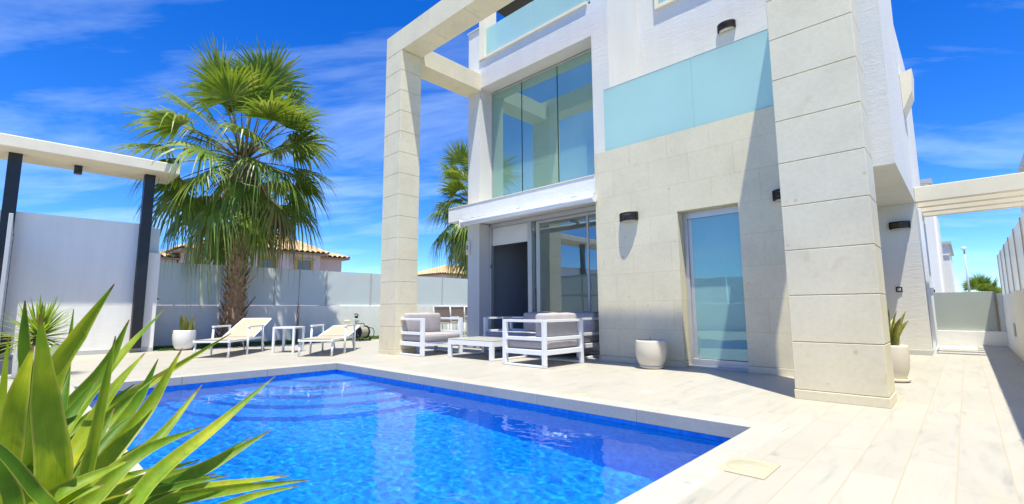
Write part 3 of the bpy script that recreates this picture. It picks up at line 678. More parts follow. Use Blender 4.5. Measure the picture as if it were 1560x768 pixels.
def palm(name, label, loc, H=3.95, seed=1, nf=34, rad=1.0, trunk_r=(.22, .25, .26), extras=True):
    rg = random.Random(seed)
    t = thing(name, label, 'palm tree', loc, group=None)
    # trunk
    m = MB(); n = 20; rings = 26; vs = []; fs = []
    for i in range(rings+1):
        f = i/rings; z = f*H; rr = trunk_r[0]*(1-f)*1.0 + trunk_r[2]*f; rr += .10*math.exp(-f*9) - .04*math.sin(math.pi*f)
        for k in range(n):
            a = 2*math.pi*k/n; q = rr*(1+rg.uniform(-.04, .04)); vs.append((q*math.cos(a)+.05*math.sin(2.2*f), q*math.sin(a), z))
    for i in range(rings):
        for k in range(n): fs.append([i*n+k, i*n+(k+1) % n, (i+1)*n+(k+1) % n, (i+1)*n+k])
    m.add(vs, fs, True)
    tr = m.build('trunk', BARK, t)
    m = MB(); cnt = int(H/.055*3.0)
    for i in range(cnt):       # old leaf bases in a spiral
        f = i/cnt; z = .05 + f*(H+.1); a = i*2.39996; rr = trunk_r[0]*(1-f)+trunk_r[2]*f + .10*math.exp(-f*9) - .04*math.sin(math.pi*f) - .03
        o_ = Vector((math.cos(a), math.sin(a), 0)); s_ = Vector((-math.sin(a), math.cos(a), 0)); c0 = Vector((rr*o_.x + .05*math.sin(2.2*f), rr*o_.y, z))
        w_ = rg.uniform(.05, .085); ln = rg.uniform(.11, .20); ot = rg.uniform(.05, .12)
        if rg.random() < .06: ln *= 2.0; ot *= 2.6; w_ *= .7
        tipp = c0 + o_*(ot+.02) + Vector((0, 0, ln))
        m.add([c0-s_*w_, c0+s_*w_, c0+o_*.045+Vector((0, 0, -.01)), tipp-s_*w_*.35, tipp+s_*w_*.35, tipp+o_*.015], [[0, 2, 5, 3], [2, 1, 4, 5], [3, 5, 4], [0, 3, 4, 1]])
    m.build('leaf_bases', BARK, tr)
    # crown
    green, yell, dead, stalk = MB(), MB(), MB(), MB()
    top = Vector((.05, 0, H))
    for i in range(nf):
        f = (i+.5)/nf; az = i*2.39996 + rg.uniform(-.2, .2)
        el = R(84 - 146*f**1.08 + rg.uniform(-11, 11))           # from upright to hanging
        pl_ = (1.28 - .32*f)*rad*(rg.uniform(.65, 1.30) if f < .4 else rg.uniform(.82, 1.15)); h_ = Vector((math.cos(az), math.sin(az), 0))
        d0 = h_*math.cos(el) + Vector((0, 0, 1))*math.sin(el)
        b0 = top + h_*.12 + Vector((0, 0, .35*(1-f)-.1))
        pts = [b0 + d0*(pl_*s_) + Vector((0, 0, -1))*(.30*pl_*s_*s_*(.05+f)) for s_ in (0, .25, .5, .75, 1)]
        stalk.tube(pts, [.028, .022, .017, .014, .010], 5)
        dd = (pts[-1]-pts[-2]).normalized(); upv = (Vector((0, 0, 1)) if abs(dd.z) < .95 else h_*-1)
        upv = (upv + Vector((rg.uniform(-.35, .35), rg.uniform(-.35, .35), 0))).normalized()
        tgt = green if f < .84 or rg.random() < .45 else (yell if rg.random() < .6 else dead)
        grass_blade_fan(tgt, pts[-1]-dd*.05, dd, upv, rg.uniform(.85, 1.12)*rad*(1-.12*f), 36, R(rg.uniform(72, 96)+14*f), .02+.34*f**1.3, rg, tip_droop=(.04+1.7*f**1.3)*rg.uniform(.5, 1.4), fold=.3)
    for i in range(9):       # dead skirt
        az = rg.uniform(0, 6.28); h_ = Vector((math.cos(az), math.sin(az), 0)); el = R(rg.uniform(-75, -55))
        d0 = h_*math.cos(el)+Vector((0, 0, 1))*math.sin(el); b0 = top + h_*.2 - Vector((0, 0, .05))
        stalk.tube([b0, b0+d0*.3, b0+d0*.55+Vector((0, 0, -.05))], [.02, .015, .01], 5)
        grass_blade_fan(dead if i % 3 else yell, b0+d0*.5, (d0+Vector((0, 0, -.5))).normalized(), h_, rg.uniform(.6, .85)*rad, 16, R(55), .3, rg, tip_droop=1.5)
    if extras:                # bare fruit stalks reaching out
        for az, ln, lift in ((R(215), 2.1, 1.5), (R(200), 1.8, 1.1), (R(20), 2.0, .5), (R(230), 1.9, .5), (R(60), 1.8, .7)):
            h_ = Vector((math.cos(az), math.sin(az), 0)); b0 = top+Vector((0, 0, .3))
            stalk.tube([b0 + h_*ln*s_ + Vector((0, 0, 1))*(lift*math.sin(s_*2.2)) for s_ in (0, .2, .4, .6, .8, 1.0)], [.02, .016, .013, .01, .007, .003], 5)
    cr_ = green.build('crown', PALM_G, t, fix=False)
    yell.build('yellowing_fronds', PALM_Y, cr_, fix=False); dead.build('dead_fronds', PALM_D, cr_, fix=False)
    stalk.build('frond_stalks', M_plain('frond_stalk', (.16, .15, .05), .6, var=.2) if 'frond_stalk' not in MATS else MATS['frond_stalk'], cr_)
    return t
p1 = palm('palm_tree', 'tall fan palm with shaggy trunk rising behind the left lounger', (-13.1, 3.80, 0), seed=31, nf=60, rad=1.30, H=4.55)
p2 = dup(p1); p2.location = (-20.2, 18.2, 0); p2.rotation_euler = (0, 0, 2.0); p2.scale = (1.25, 1.25, 1.42); p2['label'] = 'fan palm partly hidden behind the villa corner above the back fence'
p3 = dup(p1); p3.location = (1.25, 62, -3.3); p3.rotation_euler = (0, 0, 1.0); p3.scale = (.85, .85, .95); p3['label'] = 'distant palm crown peeking over the end wall of the passage'

# ------------------------------------------------------------------ houses beyond the fence
ROOFT = M_plain('roof_tile', (.56, .38, .20), .85, var=.38, scale=3.5, bump=.5, bscale=20)
PINK = M_plain('pink_render', (.66, .52, .47), .9, var=.04)
OCHRE = M_plain('ochre_trim', (.58, .36, .06), .8, var=.05)
def tiled_slope(m, a, b_, c_, d, pitch=.38):
    """curved roman tiles over the quad a-b (eave) c-d (ridge)"""
    a, b_, c_, d = map(Vector, (a, b_, c_, d)); ln = (b_-a).length; n = max(2, int(ln/pitch)); k = 6
    nrm = (b_-a).cross(d-a).normalized(); 
    if nrm.z < 0: nrm = -nrm
    vs = []; cols = n*k
    rows = 6
    for r_ in range(rows+1):
        t_ = r_/rows
        for i in range(cols+1):
            s_ = i/cols; h = .13*abs(math.sin(math.pi*s_*n)) + .025*(1-(t_*rows) % 1)
            vs.append(a.lerp(b_, s_).lerp(d.lerp(c_, s_), t_) + nrm*h)
    q = cols+1
    m.add(vs, [[r_*q+i, r_*q+i+1, (r_+1)*q+i+1, (r_+1)*q+i] for r_ in range(rows) for i in range(cols)], True)
def hip_roof(m, x0, x1, y0, y1, z, h, ov=.55):
    x0 -= ov; x1 += ov; y0 -= ov; y1 += ov; q = (x1-x0)/2; cx = (x0+x1)/2
    if y1-y0 > x1-x0: r1, r2 = (cx, y0+q, z+h), (cx, y1-q, z+h)
    else: q = (y1-y0)/2; r1 = r2 = (cx, (y0+y1)/2, z+h)
    tiled_slope(m, (x1, y0, z), (x1, y1, z), r2, r1); tiled_slope(m, (x0, y1, z), (x0, y0, z), r1, r2)
    tiled_slope(m, (x0, y0, z), (x1, y0, z), r1, r1); tiled_slope(m, (x1, y1, z), (x0, y1, z), r2, r2)
def far_house(name, label, blocks, wins, chim=None):
    t = thing(name, label, 'house', (blocks[0][0], blocks[0][2], 0), world=True)
    w_ = MB(); rf = MB(); ev = MB()
    for (x0, x1, y0, y1, z, h) in blocks:
        w_.box(x0, x1, y0, y1, 0, z); hip_roof(rf, x0, x1, y0, y1, z, h); ev.box(x0-.45, x1+.45, y0-.45, y1+.45, z-.12, z-.01)
    w_.build('wall', PINK, t); rf = rf.build('roof', ROOFT, t); ev.build('eave', RED, t)
    for (x, y0, y1, z0, z1) in wins:
        m = MB(); q = .16
        m.box(x, x+.06, y0-q, y1+q, z1, z1+q); m.box(x, x+.06, y0-q, y1+q, z0-q, z0); m.box(x, x+.06, y0-q, y0, z0, z1); m.box(x, x+.06, y1, y1+q, z0, z1)
        wn_ = m.build('window', OCHRE, t); MB().box(x+.005, x+.02, y0, y1, z0, z1).build('pane', M_glass_far, wn_)
    if chim: MB().box(*chim).build('chimney', PINK, rf)
    return t
M_glass_far = M_plain('far_window', (.22, .22, .20), .3, var=.2)
far_house('pink_house', 'pink house with orange tiled roofs seen behind the palm',
          [(-43, -35, 10.6, 15.8, 5.05, 2.0), (-42, -36, 15.9, 18.0, 4.95, .85), (-42, -35.5, 7.4, 10.5, 4.75, 1.0), (-42, -37.5, 6.2, 7.3, 4.3, .5)],
          [(-35, 11.6, 12.6, 3.4, 4.45), (-35, 14.1, 15.1, 3.5, 4.5), (-35.5, 7.85, 8.15, 3.6, 4.3)])
far_house('orange_roofed_house', 'distant orange tiled roof beside the villa column above the back fence', [(-54, -46, 36, 46, 5.2, 1.5)], [(-46, 38, 39, 3, 4)])

# white neighbour villas down the passage
def neighbour(name, label, boxes, trims, panes):
    t = thing(name, label, 'house', (boxes[0][0], boxes[0][2], 0), world=True)
    m = MB(); [m.box(*b_) for b_ in boxes]; m.build('wall', WHITE, t)
    m = MB(); [m.box(*b_) for b_ in trims]; m.build('parapet_cap', GREYP, t)
    for b_ in panes: MB().box(*b_).build('window', TEAL, t)
    return t
neighbour('neighbour_villa', 'white neighbour villa with stepped walls behind the pergola', [(-9, -.62, 24, 31, 0, 4.9), (-7, -.66, 24.3, 30, 4.9, 5.62), (-.62, -.56, 24.4, 25, 0, 4.5)],
          [(-7.1, -.56, 24.2, 30.1, 5.622, 5.78)], [(-1.5, -.78, 24.27, 24.295, 5.1, 5.5)])
neighbour('white_block_house', 'low white house with grey roof edge farther down the passage', [(-8, -.42, 34, 42, 0, 4.1)], [(-8.1, -.30, 33.9, 42.1, 4.1, 4.25), (-8.1, -.35, 33.95, 34, 3.5, 3.56)], [(-2, -1.2, 33.97, 33.99, 1.6, 2.8)])
neighbour('far_villa', 'grey roofed villa rising above the right end of the pergola', [(2.35, 10, 26, 34, 0, 6.75)], [(2.2, 10.1, 25.9, 34.1, 6.752, 6.95)], [(3, 4, 25.97, 25.99, 3.6, 5)])
sl_ = thing('street_lamp', 'tall grey street lamp with round white head beyond the end wall', 'street lamp', (.3, 60, 0), world=True)
m = MB(); m.tube([(.3, 60, 0), (.28, 60, 6.0)], [.10, .06], 10); m.build('pole', GREYP, sl_)
m = MB(); m.lathe([(.0, .30), (.10, .28), (.19, .18), (.20, .08), (.12, .0), (0, -.05)], (.28, 60, 6.0), 16); m.build('lamp_head', M_plain('lamp_head_white', (.8, .8, .8), .4, var=.02), sl_)

# ------------------------------------------------------------------ patio furniture
def cushion(m, x0, x1, y0, y1, z0, z1, bev=.035, puff=.012, M=None):
    bm = bmesh.new(); bmesh.ops.create_cube(bm, size=1)
    for q in bm.verts: q.co = ((x0+x1)/2 + q.co.x*(x1-x0), (y0+y1)/2 + q.co.y*(y1-y0), (z0+z1)/2 + q.co.z*(z1-z0))
    bmesh.ops.bevel(bm, geom=bm.edges[:], offset=bev, segments=3, affect='EDGES', profile=.5)
    big = [f for f in bm.faces if f.calc_area() > .02]
    bmesh.ops.subdivide_edges(bm, edges=list({e_ for f in big for e_ in f.edges}), cuts=4, use_grid_fill=True)
    c0 = Vector(((x0+x1)/2, (y0+y1)/2, (z0+z1)/2)); hx, hy, hz = (x1-x0)/2, (y1-y0)/2, (z1-z0)/2
    for q in bm.verts:
        d = q.co-c0; u_, v_, w_ = abs(d.x)/hx, abs(d.y)/hy, abs(d.z)/hz
        k = [(1-u_**2), (1-v_**2), (1-w_**2)]; nz = .004*math.sin(q.co.x*23+q.co.y*17)+.003*math.sin(q.co.y*41+q.co.z*31)
        if w_ > .98: q.co.z += math.copysign(puff*max(0, k[0]*k[1])+nz, d.z)
        if u_ > .98: q.co.x += math.copysign(puff*.7*max(0, k[1]*k[2])+nz*.6, d.x)
        if v_ > .98: q.co.y += math.copysign(puff*.7*max(0, k[0]*k[2])+nz*.6, d.y)
    return m.bm(bm, M, True)
# an armchair that faces +x; the origin is on the floor under its middle
def seat_unit(name, label, cat, D, W, cushions, group=None):
    """D along x (front at +D/2), W along y"""
    t = thing(name, label, cat, group=group); b_ = .003; p = .058
    for s_ in (-1, 1):
        y0 = s_*(W/2)-(p if s_ > 0 else 0); y1 = y0+p; m = MB()
        m.box(D/2-p-.012, D/2, y0, y1, .02, .672, b_); m.box(-D/2, -D/2+p, y0, y1, .02, .672, b_)
        m.box(-D/2+p, D/2-p-.012, y0, y1, .635, .672, b_); m.box(-D/2+p, D/2-p-.012, y0+.012, y1-.012, .375, .425, b_)
        m.box(-D/2+p, D/2-p-.012, y0+.004, y1-.004, .175, .245, b_); m.box(-D/2, D/2, y0, y1, .004, .032, b_)
        m.build('side_frame', WMET, t)
    m = MB(); m.box(-D/2, -D/2+.04, -W/2+p, W/2-p, .635, .672, b_); m.box(-D/2+.008, -D/2+.035, -W/2+p, W/2-p, .375, .425, b_); m.box(-D/2+.004, -D/2+.04, -W/2+p, W/2-p, .175, .245, b_)
    m.build('back_rail', WMET, t)
    m = MB(); m.box(D/2-.055, D/2-.012, -W/2+p, W/2-p, .175, .245, b_)
    n = int(W/.11)
    for i in range(n): y = -W/2+p+.02+(W-2*p-.04)*(i+.5)/n; m.box(-D/2+.041, D/2-.056, y-.03, y+.03, .222, .240)
    m.build('seat_frame', WMET, t)
    for (x0, x1, y0, y1, z0, z1, mt, nm) in cushions:
        m = MB(); cushion(m, x0, x1, y0, y1, z0, z1); cu_ = m.build(nm, mt, t)
        k_ = .022; m = MB()
        if 'seat' in nm: loops = [[(x0+k_, y0+k_, z_), (x1-k_, y0+k_, z_), (x1-k_, y1-k_, z_), (x0+k_, y1-k_, z_)] for z_ in (z0+.012, z1-.012)]
        else: loops = [[(x_, y0+k_, z0+k_), (x_, y1-k_, z0+k_), (x_, y1-k_, z1-k_), (x_, y0+k_, z1-k_)] for x_ in (x0+.012, x1-.012)]
        for lp in loops:
            c0_ = sum((Vector(q) for q in lp), Vector())/4; lp2 = []
            for i_ in range(4):
                a1, b1, c1 = Vector(lp[i_-1]), Vector(lp[i_]), Vector(lp[(i_+1) % 4])
                b1 = b1 + (b1-c0_).normalized()*.018
                lp2 += [b1+(a1-b1).normalized()*.03, b1+(a1-b1).normalized()*.008+(c1-b1).normalized()*.008, b1+(c1-b1).normalized()*.03]
            m.tube(lp2+[lp2[0]], .0055, 5, cap=False)
        m.build('piping', mt, cu_)
    return t
D, W = .83, .94
ac = seat_unit('armchair', 'white framed armchair with grey cushions beside the left stone pillar, facing the table', 'armchair', D, W,
     [(-D/2+.06, D/2-.0, -W/2+.065, W/2-.065, .25, .385, CUSHD, 'seat_cushion'), (-D/2+.05, -D/2+.235, -W/2+.07, W/2-.07, .395, .755, CUSH, 'back_cushion')], 'white armchairs at the coffee table')
ac.location = (-7.43, 5.53, 0); ac.rotation_euler = (0, 0, 0)
a2 = dup(ac); a2.location = (-4.725, 5.65, 0); a2.rotation_euler = (0, 0, math.pi); a2['label'] = 'white framed armchair with its back turned to the empty plant pot'
sD, sW = .80, 2.30
so = seat_unit('sofa', 'long white framed sofa with grey cushions under the slab before the sliding doors', 'sofa', sD, sW,
     [(-sD/2+.06, sD/2, -sW/2+.065, -.005, .25, .385, CUSHD, 'seat_cushion'), (-sD/2+.06, sD/2, .005, sW/2-.065, .25, .385, CUSHD, 'seat_cushion'),
      (-sD/2+.05, -sD/2+.235, -sW/2+.55, -.01+.2, .395, .755, CUSH, 'back_cushion'), (-sD/2+.05, -sD/2+.235, .21, sW/2-.08, .395, .755, CUSH, 'back_cushion')])
so.rotation_euler = (0, 0, -math.pi/2); so.location = (-5.80, 6.87, 0)
ct = thing('coffee_table', 'low white coffee table with pale glass top between armchairs and sofa', 'coffee table', (-6.10, 5.78, 0))
tL, tW = 1.12, .86
m = MB()
for sx in (-1, 1):
    x0 = sx*tL/2-(.075 if sx > 0 else 0)
    for sy in (-1, 1): y0 = sy*tW/2-(.055 if sy > 0 else 0); MB().box(x0, x0+.075, y0, y0+.055, .004, .305, .003).build('leg', WMET, ct)
    m.box(x0+.01, x0+.065, -tW/2+.055, tW/2-.055, .004, .03, .003)
m.build('foot_rail', WMET, ct)
m = MB(); 
for sy in (-1, 1): y0 = sy*tW/2-(.055 if sy > 0 else 0); m.box(-tL/2+.075, tL/2-.075, y0, y0+.055, .225, .305, .003)
for sx in (-1, 1): x0 = sx*tL/2-(.055 if sx > 0 else 0); m.box(x0, x0+.055, -tW/2+.055, tW/2-.055, .225, .305, .003)
m.build('apron', WMET, ct)
MB().box(-tL/2, tL/2, -tW/2, tW/2, .307, .325, .004).build('tabletop', TTOP, ct)

# loungers: +x runs from the foot end to the head
def lounger(name, label, back_h, flat=.98, arm_h=.53):
    t = thing(name, label, 'sun lounger', group='beige sun loungers by the pool'); W = .62; Ln = 1.86; q = .018
    for s_ in (-1, 1):
        y = s_*(W/2-.02)
        m = MB(); m.box(0, 1.42, y-q, y+q, .265, .31, .003); m.build('side_rail', WMET, t)
        m = MB(); m.tube([(.06, y, .27), (.02, y, 0.005)], .019, 6); m.build('leg', WMET, t)
        yo = s_*(W/2+.015); m = MB()
        m.tube([(.66, yo, .005), (.70, yo, arm_h-.01)], .020, 6); m.tube([(1.34, yo, .005), (1.30, yo, arm_h-.01)], .020, 6)
        m.box(.67, 1.33, yo-.022, yo+.022, arm_h-.02, arm_h+.012, .004); m.build('armrest', WMET, t)
    for b4 in ((0, .035), (1.385, 1.42), (flat-.02, flat+.02)): MB().box(b4[0], b4[1], -W/2+.04, W/2-.04, .268, .302, .003).build('cross_bar', WMET, t)
    n = 10; rows = []
    for i in range(n+1): x = flat*i/n; rows.append((x, .318-.010*math.sin(math.pi*i/n)))
    m = MB(); w2 = W/2-.035
    def sheet(rows):
        vs = [(x, s_*w2, z+dz) for dz in (0, -.012) for x, z in rows for s_ in (-1, 1)]; k = len(rows)
        fs = []
        for i in range(k-1):
            a = 2*i; b0 = 2*k+2*i; fs += [[a, a+1, a+3, a+2], [b0, b0+2, b0+3, b0+1], [a, a+2, b0+2, b0], [a+1, b0+1, b0+3, a+3]]
        fs += [[0, 2*k, 2*k+1, 1], [2*k-2, 2*k-1, 4*k-1, 4*k-2]]
        return vs, fs
    m.add(*sheet(rows)); m.build('sling', SLING, t)
    bl = Ln-flat; ang = math.asin(min(.95, back_h/bl))
    rows = [(flat+.005+bl*i/n*math.cos(ang), .318+bl*i/n*math.sin(ang)+.006-.012*math.sin(math.pi*i/n)) for i in range(n+1)]
    m = MB(); m.add(*sheet(rows)); bk = m.build('backrest', SLING, t)
    m = MB()
    for s_ in (-1, 1): m.tube([(flat+.01, s_*(w2+.012), .31), (flat+bl*math.cos(ang), s_*(w2+.012), .31+bl*math.sin(ang))], .016, 6)
    m.tube([(rows[-1][0], -w2-.01, rows[-1][1]-.008), (rows[-1][0], w2+.01, rows[-1][1]-.008)], .016, 6); m.build('back_frame', WMET, bk)
    if back_h > .15:
        m = MB()
        for s_ in (-1, 1): m.tube([(flat+.62*bl*math.cos(ang), s_*.2, .30+.6*bl*math.sin(ang)), (flat+.75, s_*.2, .02)], .012, 6)
        m.build('prop', WMET, t)
    return t
l1 = lounger('sun_lounger', 'beige sun lounger with raised back in front of the palm trunk', .34)
l2 = lounger('sun_lounger', 'beige sun lounger reclined almost flat beside the hose reel', .17)
def place_l(o, foot_near, head_dir):
    d = Vector(head_dir).normalized(); a = math.atan2(d.y, d.x); wdir = Vector((math.cos(a-math.pi/2), math.sin(a-math.pi/2)))
    return d, a, wdir
d_, a_, w_ = place_l(l1, None, (-.75, .66)); f0 = Vector((-9.51, 2.72)); c_ = f0 - Vector((-d_.y, d_.x))*0
side_far = Vector((-d_.y, d_.x)) if Vector((-d_.y, d_.x)).dot(Vector((-.45, -.42))) > 0 else Vector((d_.y, -d_.x))
c_ = f0 + side_far*.31; l1.location = (c_.x, c_.y, 0); l1.rotation_euler = (0, 0, a_)
d_, a_, w_ = place_l(l2, None, (-.72, .69)); f0 = Vector((-8.30, 4.04))
side_far = Vector((-d_.y, d_.x)) if Vector((-d_.y, d_.x)).dot(Vector((-.45, -.42))) > 0 else Vector((d_.y, -d_.x))
c_ = f0 + side_far*.31; l2.location = (c_.x, c_.y, 0); l2.rotation_euler = (0, 0, a_)
stb = thing('side_table', 'square white side table between the two sun loungers', 'side table', (-9.92, 3.90, 0), rz=R(42))
for sx in (-1, 1):
    for sy in (-1, 1): MB().box(sx*.20-.02, sx*.20+.02, sy*.20-.02, sy*.20+.02, .004, .47, .003).build('leg', WMET, stb)
m = MB(); m.box(-.22, .22, -.22, -.18, .47, .505, .003); m.box(-.22, .22, .18, .22, .47, .505, .003); m.box(-.22, -.18, -.18, .18, .47, .505, .003); m.box(.18, .22, -.18, .18, .47, .505, .003); m.build('frame', WMET, stb)
MB().box(-.18, .18, -.18, .18, .488, .503, .002).build('tabletop', TTOP, stb)

# far dining chairs
def dining_chair():
    t = thing('dining_chair', '', 'dining chair', group='dining chairs behind the villa column')
    for sx in (-1, 1):
        for sy in (-1, 1): MB().tube([(sx*.24, sy*.25, .005), (sx*.22, sy*.25, .62 if sx > 0 else .45)], .017, 6).build('leg', WMET, t)
    m = MB()
    for sy in (-1, 1): m.tube([(-.22, sy*.25, .43), (-.32, sy*.25, .92)], .017, 6); m.box(-.27, .24, sy*.25-.022, sy*.25+.022, .61, .635, .003)
    m.tube([(-.32, -.25, .92), (-.32, .25, .92)], .017, 6); m.box(-.24, .24, -.25, -.22, .42, .45); m.box(-.24, .24, .22, .25, .42, .45); m.build('frame', WMET, t)
    MB().box(-.23, .23, -.225, .225, .43, .445).build('seat', BROWNS, t)
    m = MB(); m.add([(-.225, -.235, .47), (-.225, .235, .47), (-.312, .235, .90), (-.312, -.235, .90), (-.237, -.235, .47), (-.237, .235, .47), (-.324, .235, .90), (-.324, -.235, .90)],
                    [[0, 1, 2, 3], [4, 7, 6, 5], [0, 3, 7, 4], [1, 5, 6, 2], [3, 2, 6, 7], [0, 4, 5, 1]]); m.build('backrest', BROWNS, t)
    return t
dc = dining_chair(); dc.location = (-10.7, 8.55, 0); dc.rotation_euler = (0, 0, R(115)); dc['label'] = 'brown sling dining chair nearest the armchair, with its back turned'
for p, rz, lb in (((-11.35, 9.5, 0), 130, 'dining chair in the middle of the row behind the villa column'), ((-12.0, 10.35, 0), 150, 'farthest dining chair, mostly hidden by the villa column')):
    o = dup(dc); o.location = p; o.rotation_euler = (0, 0, R(rz)); o['label'] = lb

# ------------------------------------------------------------------ pots and plants
def pot(name, label, loc, prof, mat, saucer=None, soil=.06, soilr=None):
    t = thing(name, label, 'plant pot', loc); r_top, H = prof[-1]
    inner = [(r_top-.018, H), (r_top-.03, H-soil-.02)]
    MB().lathe([(0.001, prof[0][1])] + prof + inner, n=40).build('vessel', mat, t)
    MB().lathe([(0.001, H-soil+.006), (r_top-.028, H-soil)], n=24).build('soil', SOIL, t)
    if saucer: MB().lathe([(.001, .004), (saucer-.02, .004), (saucer, .02), (saucer, .042), (saucer-.015, .042), (saucer-.025, .02), (.001, .018)], n=40).build('saucer', mat, t)
    return t
bulge = lambda r, H, z0=.02: [(r*.66, z0), (r*.80, z0+.12*H), (r*.93, z0+.30*H), (r*1.0, z0+.55*H), (r*1.0, z0+.72*H), (r*.965, z0+.9*H), (r*.95, H)]
pe = pot('plant_pot', 'empty cream ceramic pot on a saucer against the stone wall', (-3.235, 6.20, 0), bulge(.215, .385), CERAM, .165, .05)
m = MB(); m.tube([(0, 0, .33), (-.01, 0, .38), (-.02, .0, .43)], [.006, .004, .002], 5); m.tube([(.0, 0, .33), (.012, 0, .41)], [.004, .001], 5); m.build('dry_stalk', SOIL, pe)
ps = pot('plant_pot', 'white round pot holding a snake plant at the end of the left wall', (-12.22, 2.62, 0), bulge(.215, .42), CERAMW, None)
pr = pot('plant_pot', 'tall cream pot with snake plant partly behind the big pillar', (-.66, 6.86, 0), bulge(.16, .40), CERAM, .155)
def blade(m, path, widths, normal, fold=.18, twist=0, sub=3):
    """a leaf with a V fold along a path; smooth Catmull-Rom path"""
    P = [Vector(p) for p in path]; Q = []; Wd = []
    ex = [P[0]*2-P[1]] + P + [P[-1]*2-P[-2]]; ew = [widths[0]] + list(widths) + [widths[-1]]
    for i in range(len(P)-1):
        for k in range(sub):
            t_ = k/sub; a, b_, c0, d = ex[i:i+4]
            Q.append(.5*((2*b_)+(c0-a)*t_+(2*a-5*b_+4*c0-d)*t_*t_+(3*b_-a-3*c0+d)*t_**3))
            Wd.append(ew[i+1]*(1-t_)+ew[i+2]*t_)
    Q.append(P[-1]); Wd.append(widths[-1]); nrm = Vector(normal).normalized(); vs = []
    for i, p in enumerate(Q):
        tg = (Q[min(i+1, len(Q)-1)]-Q[max(i-1, 0)]).normalized(); s_ = tg.cross(nrm).normalized(); n_ = s_.cross(tg).normalized()
        if twist: 
            q_ = Matrix.Rotation(twist*i/len(Q), 3, tg); s_ = q_ @ s_; n_ = q_ @ n_
        w_ = Wd[i]/2; vs += [p-s_*w_, p-s_*w_*.5-n_*w_*fold*.75, p-n_*w_*fold*1.1, p+s_*w_*.5-n_*w_*fold*.75, p+s_*w_]
    m.uv += [(k/4, i/(len(Q)-1), len(m.v)*.137 % 7.0) for i in range(len(Q)) for k in range(5)]
    fs = [[i*5+k, i*5+k+1, i*5+k+6, i*5+k+5] for i in range(len(Q)-1) for k in range(4)]
    m.add(vs, fs, True)
SNAKE = M_leaf('snake_leaf', (.13, .18, .04), (.28, .28, .06), (.46, .38, .10), .15, .4, 26, (1, 1, .5))
def snake(par, z, n, h, r, seed, lean=.35):
    rg = random.Random(seed); m = MB()
    for i in range(n):
        a = i*2.4+rg.uniform(-.3, .3); q = r*rg.uniform(.1, .8); b_ = Vector((q*math.cos(a), q*math.sin(a), z-.05)); hh = h*rg.uniform(.6, 1.05)
        o_ = Vector((math.cos(a), math.sin(a), 0))*lean*rg.uniform(.2, 1); pth = [b_ + o_*hh*s_*s_ + Vector((0, 0, hh*s_*(1-.10*s_))) for s_ in (0, .3, .6, .85, 1)]
        w_ = rg.uniform(.045, .07); blade(m, pth, [w_*.7, w_, w_, w_*.7, .004], (math.cos(a+1.3), math.sin(a+1.3), .1), .35, rg.uniform(-1, 1))
    return m.build('leaves', SNAKE, par, fix=False)
sp1 = thing('snake_plant', 'upright snake plant in the white pot near the left wall end', 'plant', (-12.22, 2.62, .36)); snake(sp1, .04, 12, .46, .17, 3, .25)
sp2 = thing('snake_plant', 'yellow green snake plant in the cream pot behind the pillar', 'plant', (-.66, 6.86, .35)); snake(sp2, .04, 13, .56, .12, 9, .42)
YUC = M_leaf('yucca_leaf', (.12, .22, .03), (.26, .38, .04), (.55, .52, .09), .40, .38, 4.0)
pot('plant_pot', 'pale grey pot with spiky yucca on the terrace before the left wall', (-8.72, .28, 0), [(.19, .0), (.205, .02), (.215, .37), (.22, .40)], CERAMW, None)
yu = thing('yucca', 'spiky green yucca rosette growing in the pale grey pot', 'plant', (-8.72, .28, .34))
MB().tube([(0, 0, 0), (.01, 0, .12), (0, .01, .24)], [.06, .05, .04], 10).build('stem', BARK, yu)
m = MB(); rg = random.Random(5)
for i in range(120):
    a = i*2.4; f = i/120; el = R(82-112*f+rg.uniform(-10, 10)); ln = rg.uniform(.40, .56)*(1-.1*f); h_ = Vector((math.cos(a), math.sin(a), 0))
    d0 = h_*math.cos(el)+Vector((0, 0, math.sin(el))); b0 = Vector((0, 0, .24-.12*f))+h_*.02
    blade(m, [b0 + d0*ln*s_ - Vector((0, 0, .10*ln*s_*s_*(1 if rg.random() < .7 else 2.5))) for s_ in (0, .3, .7, 1)], [.022, .036, .026, .002], Vector((0, 0, 1)) if abs(d0.z) < .9 else h_, .3, sub=2)
m.build('leaves', YUC, yu, fix=False)
# small planters near the dining chairs
pot('planter', 'small cream planter on the far garden terrace behind the armchair', (-11.5, 8.35, 0), [(.15, 0), (.17, .02), (.19, .33), (.19, .36)], CERAM)

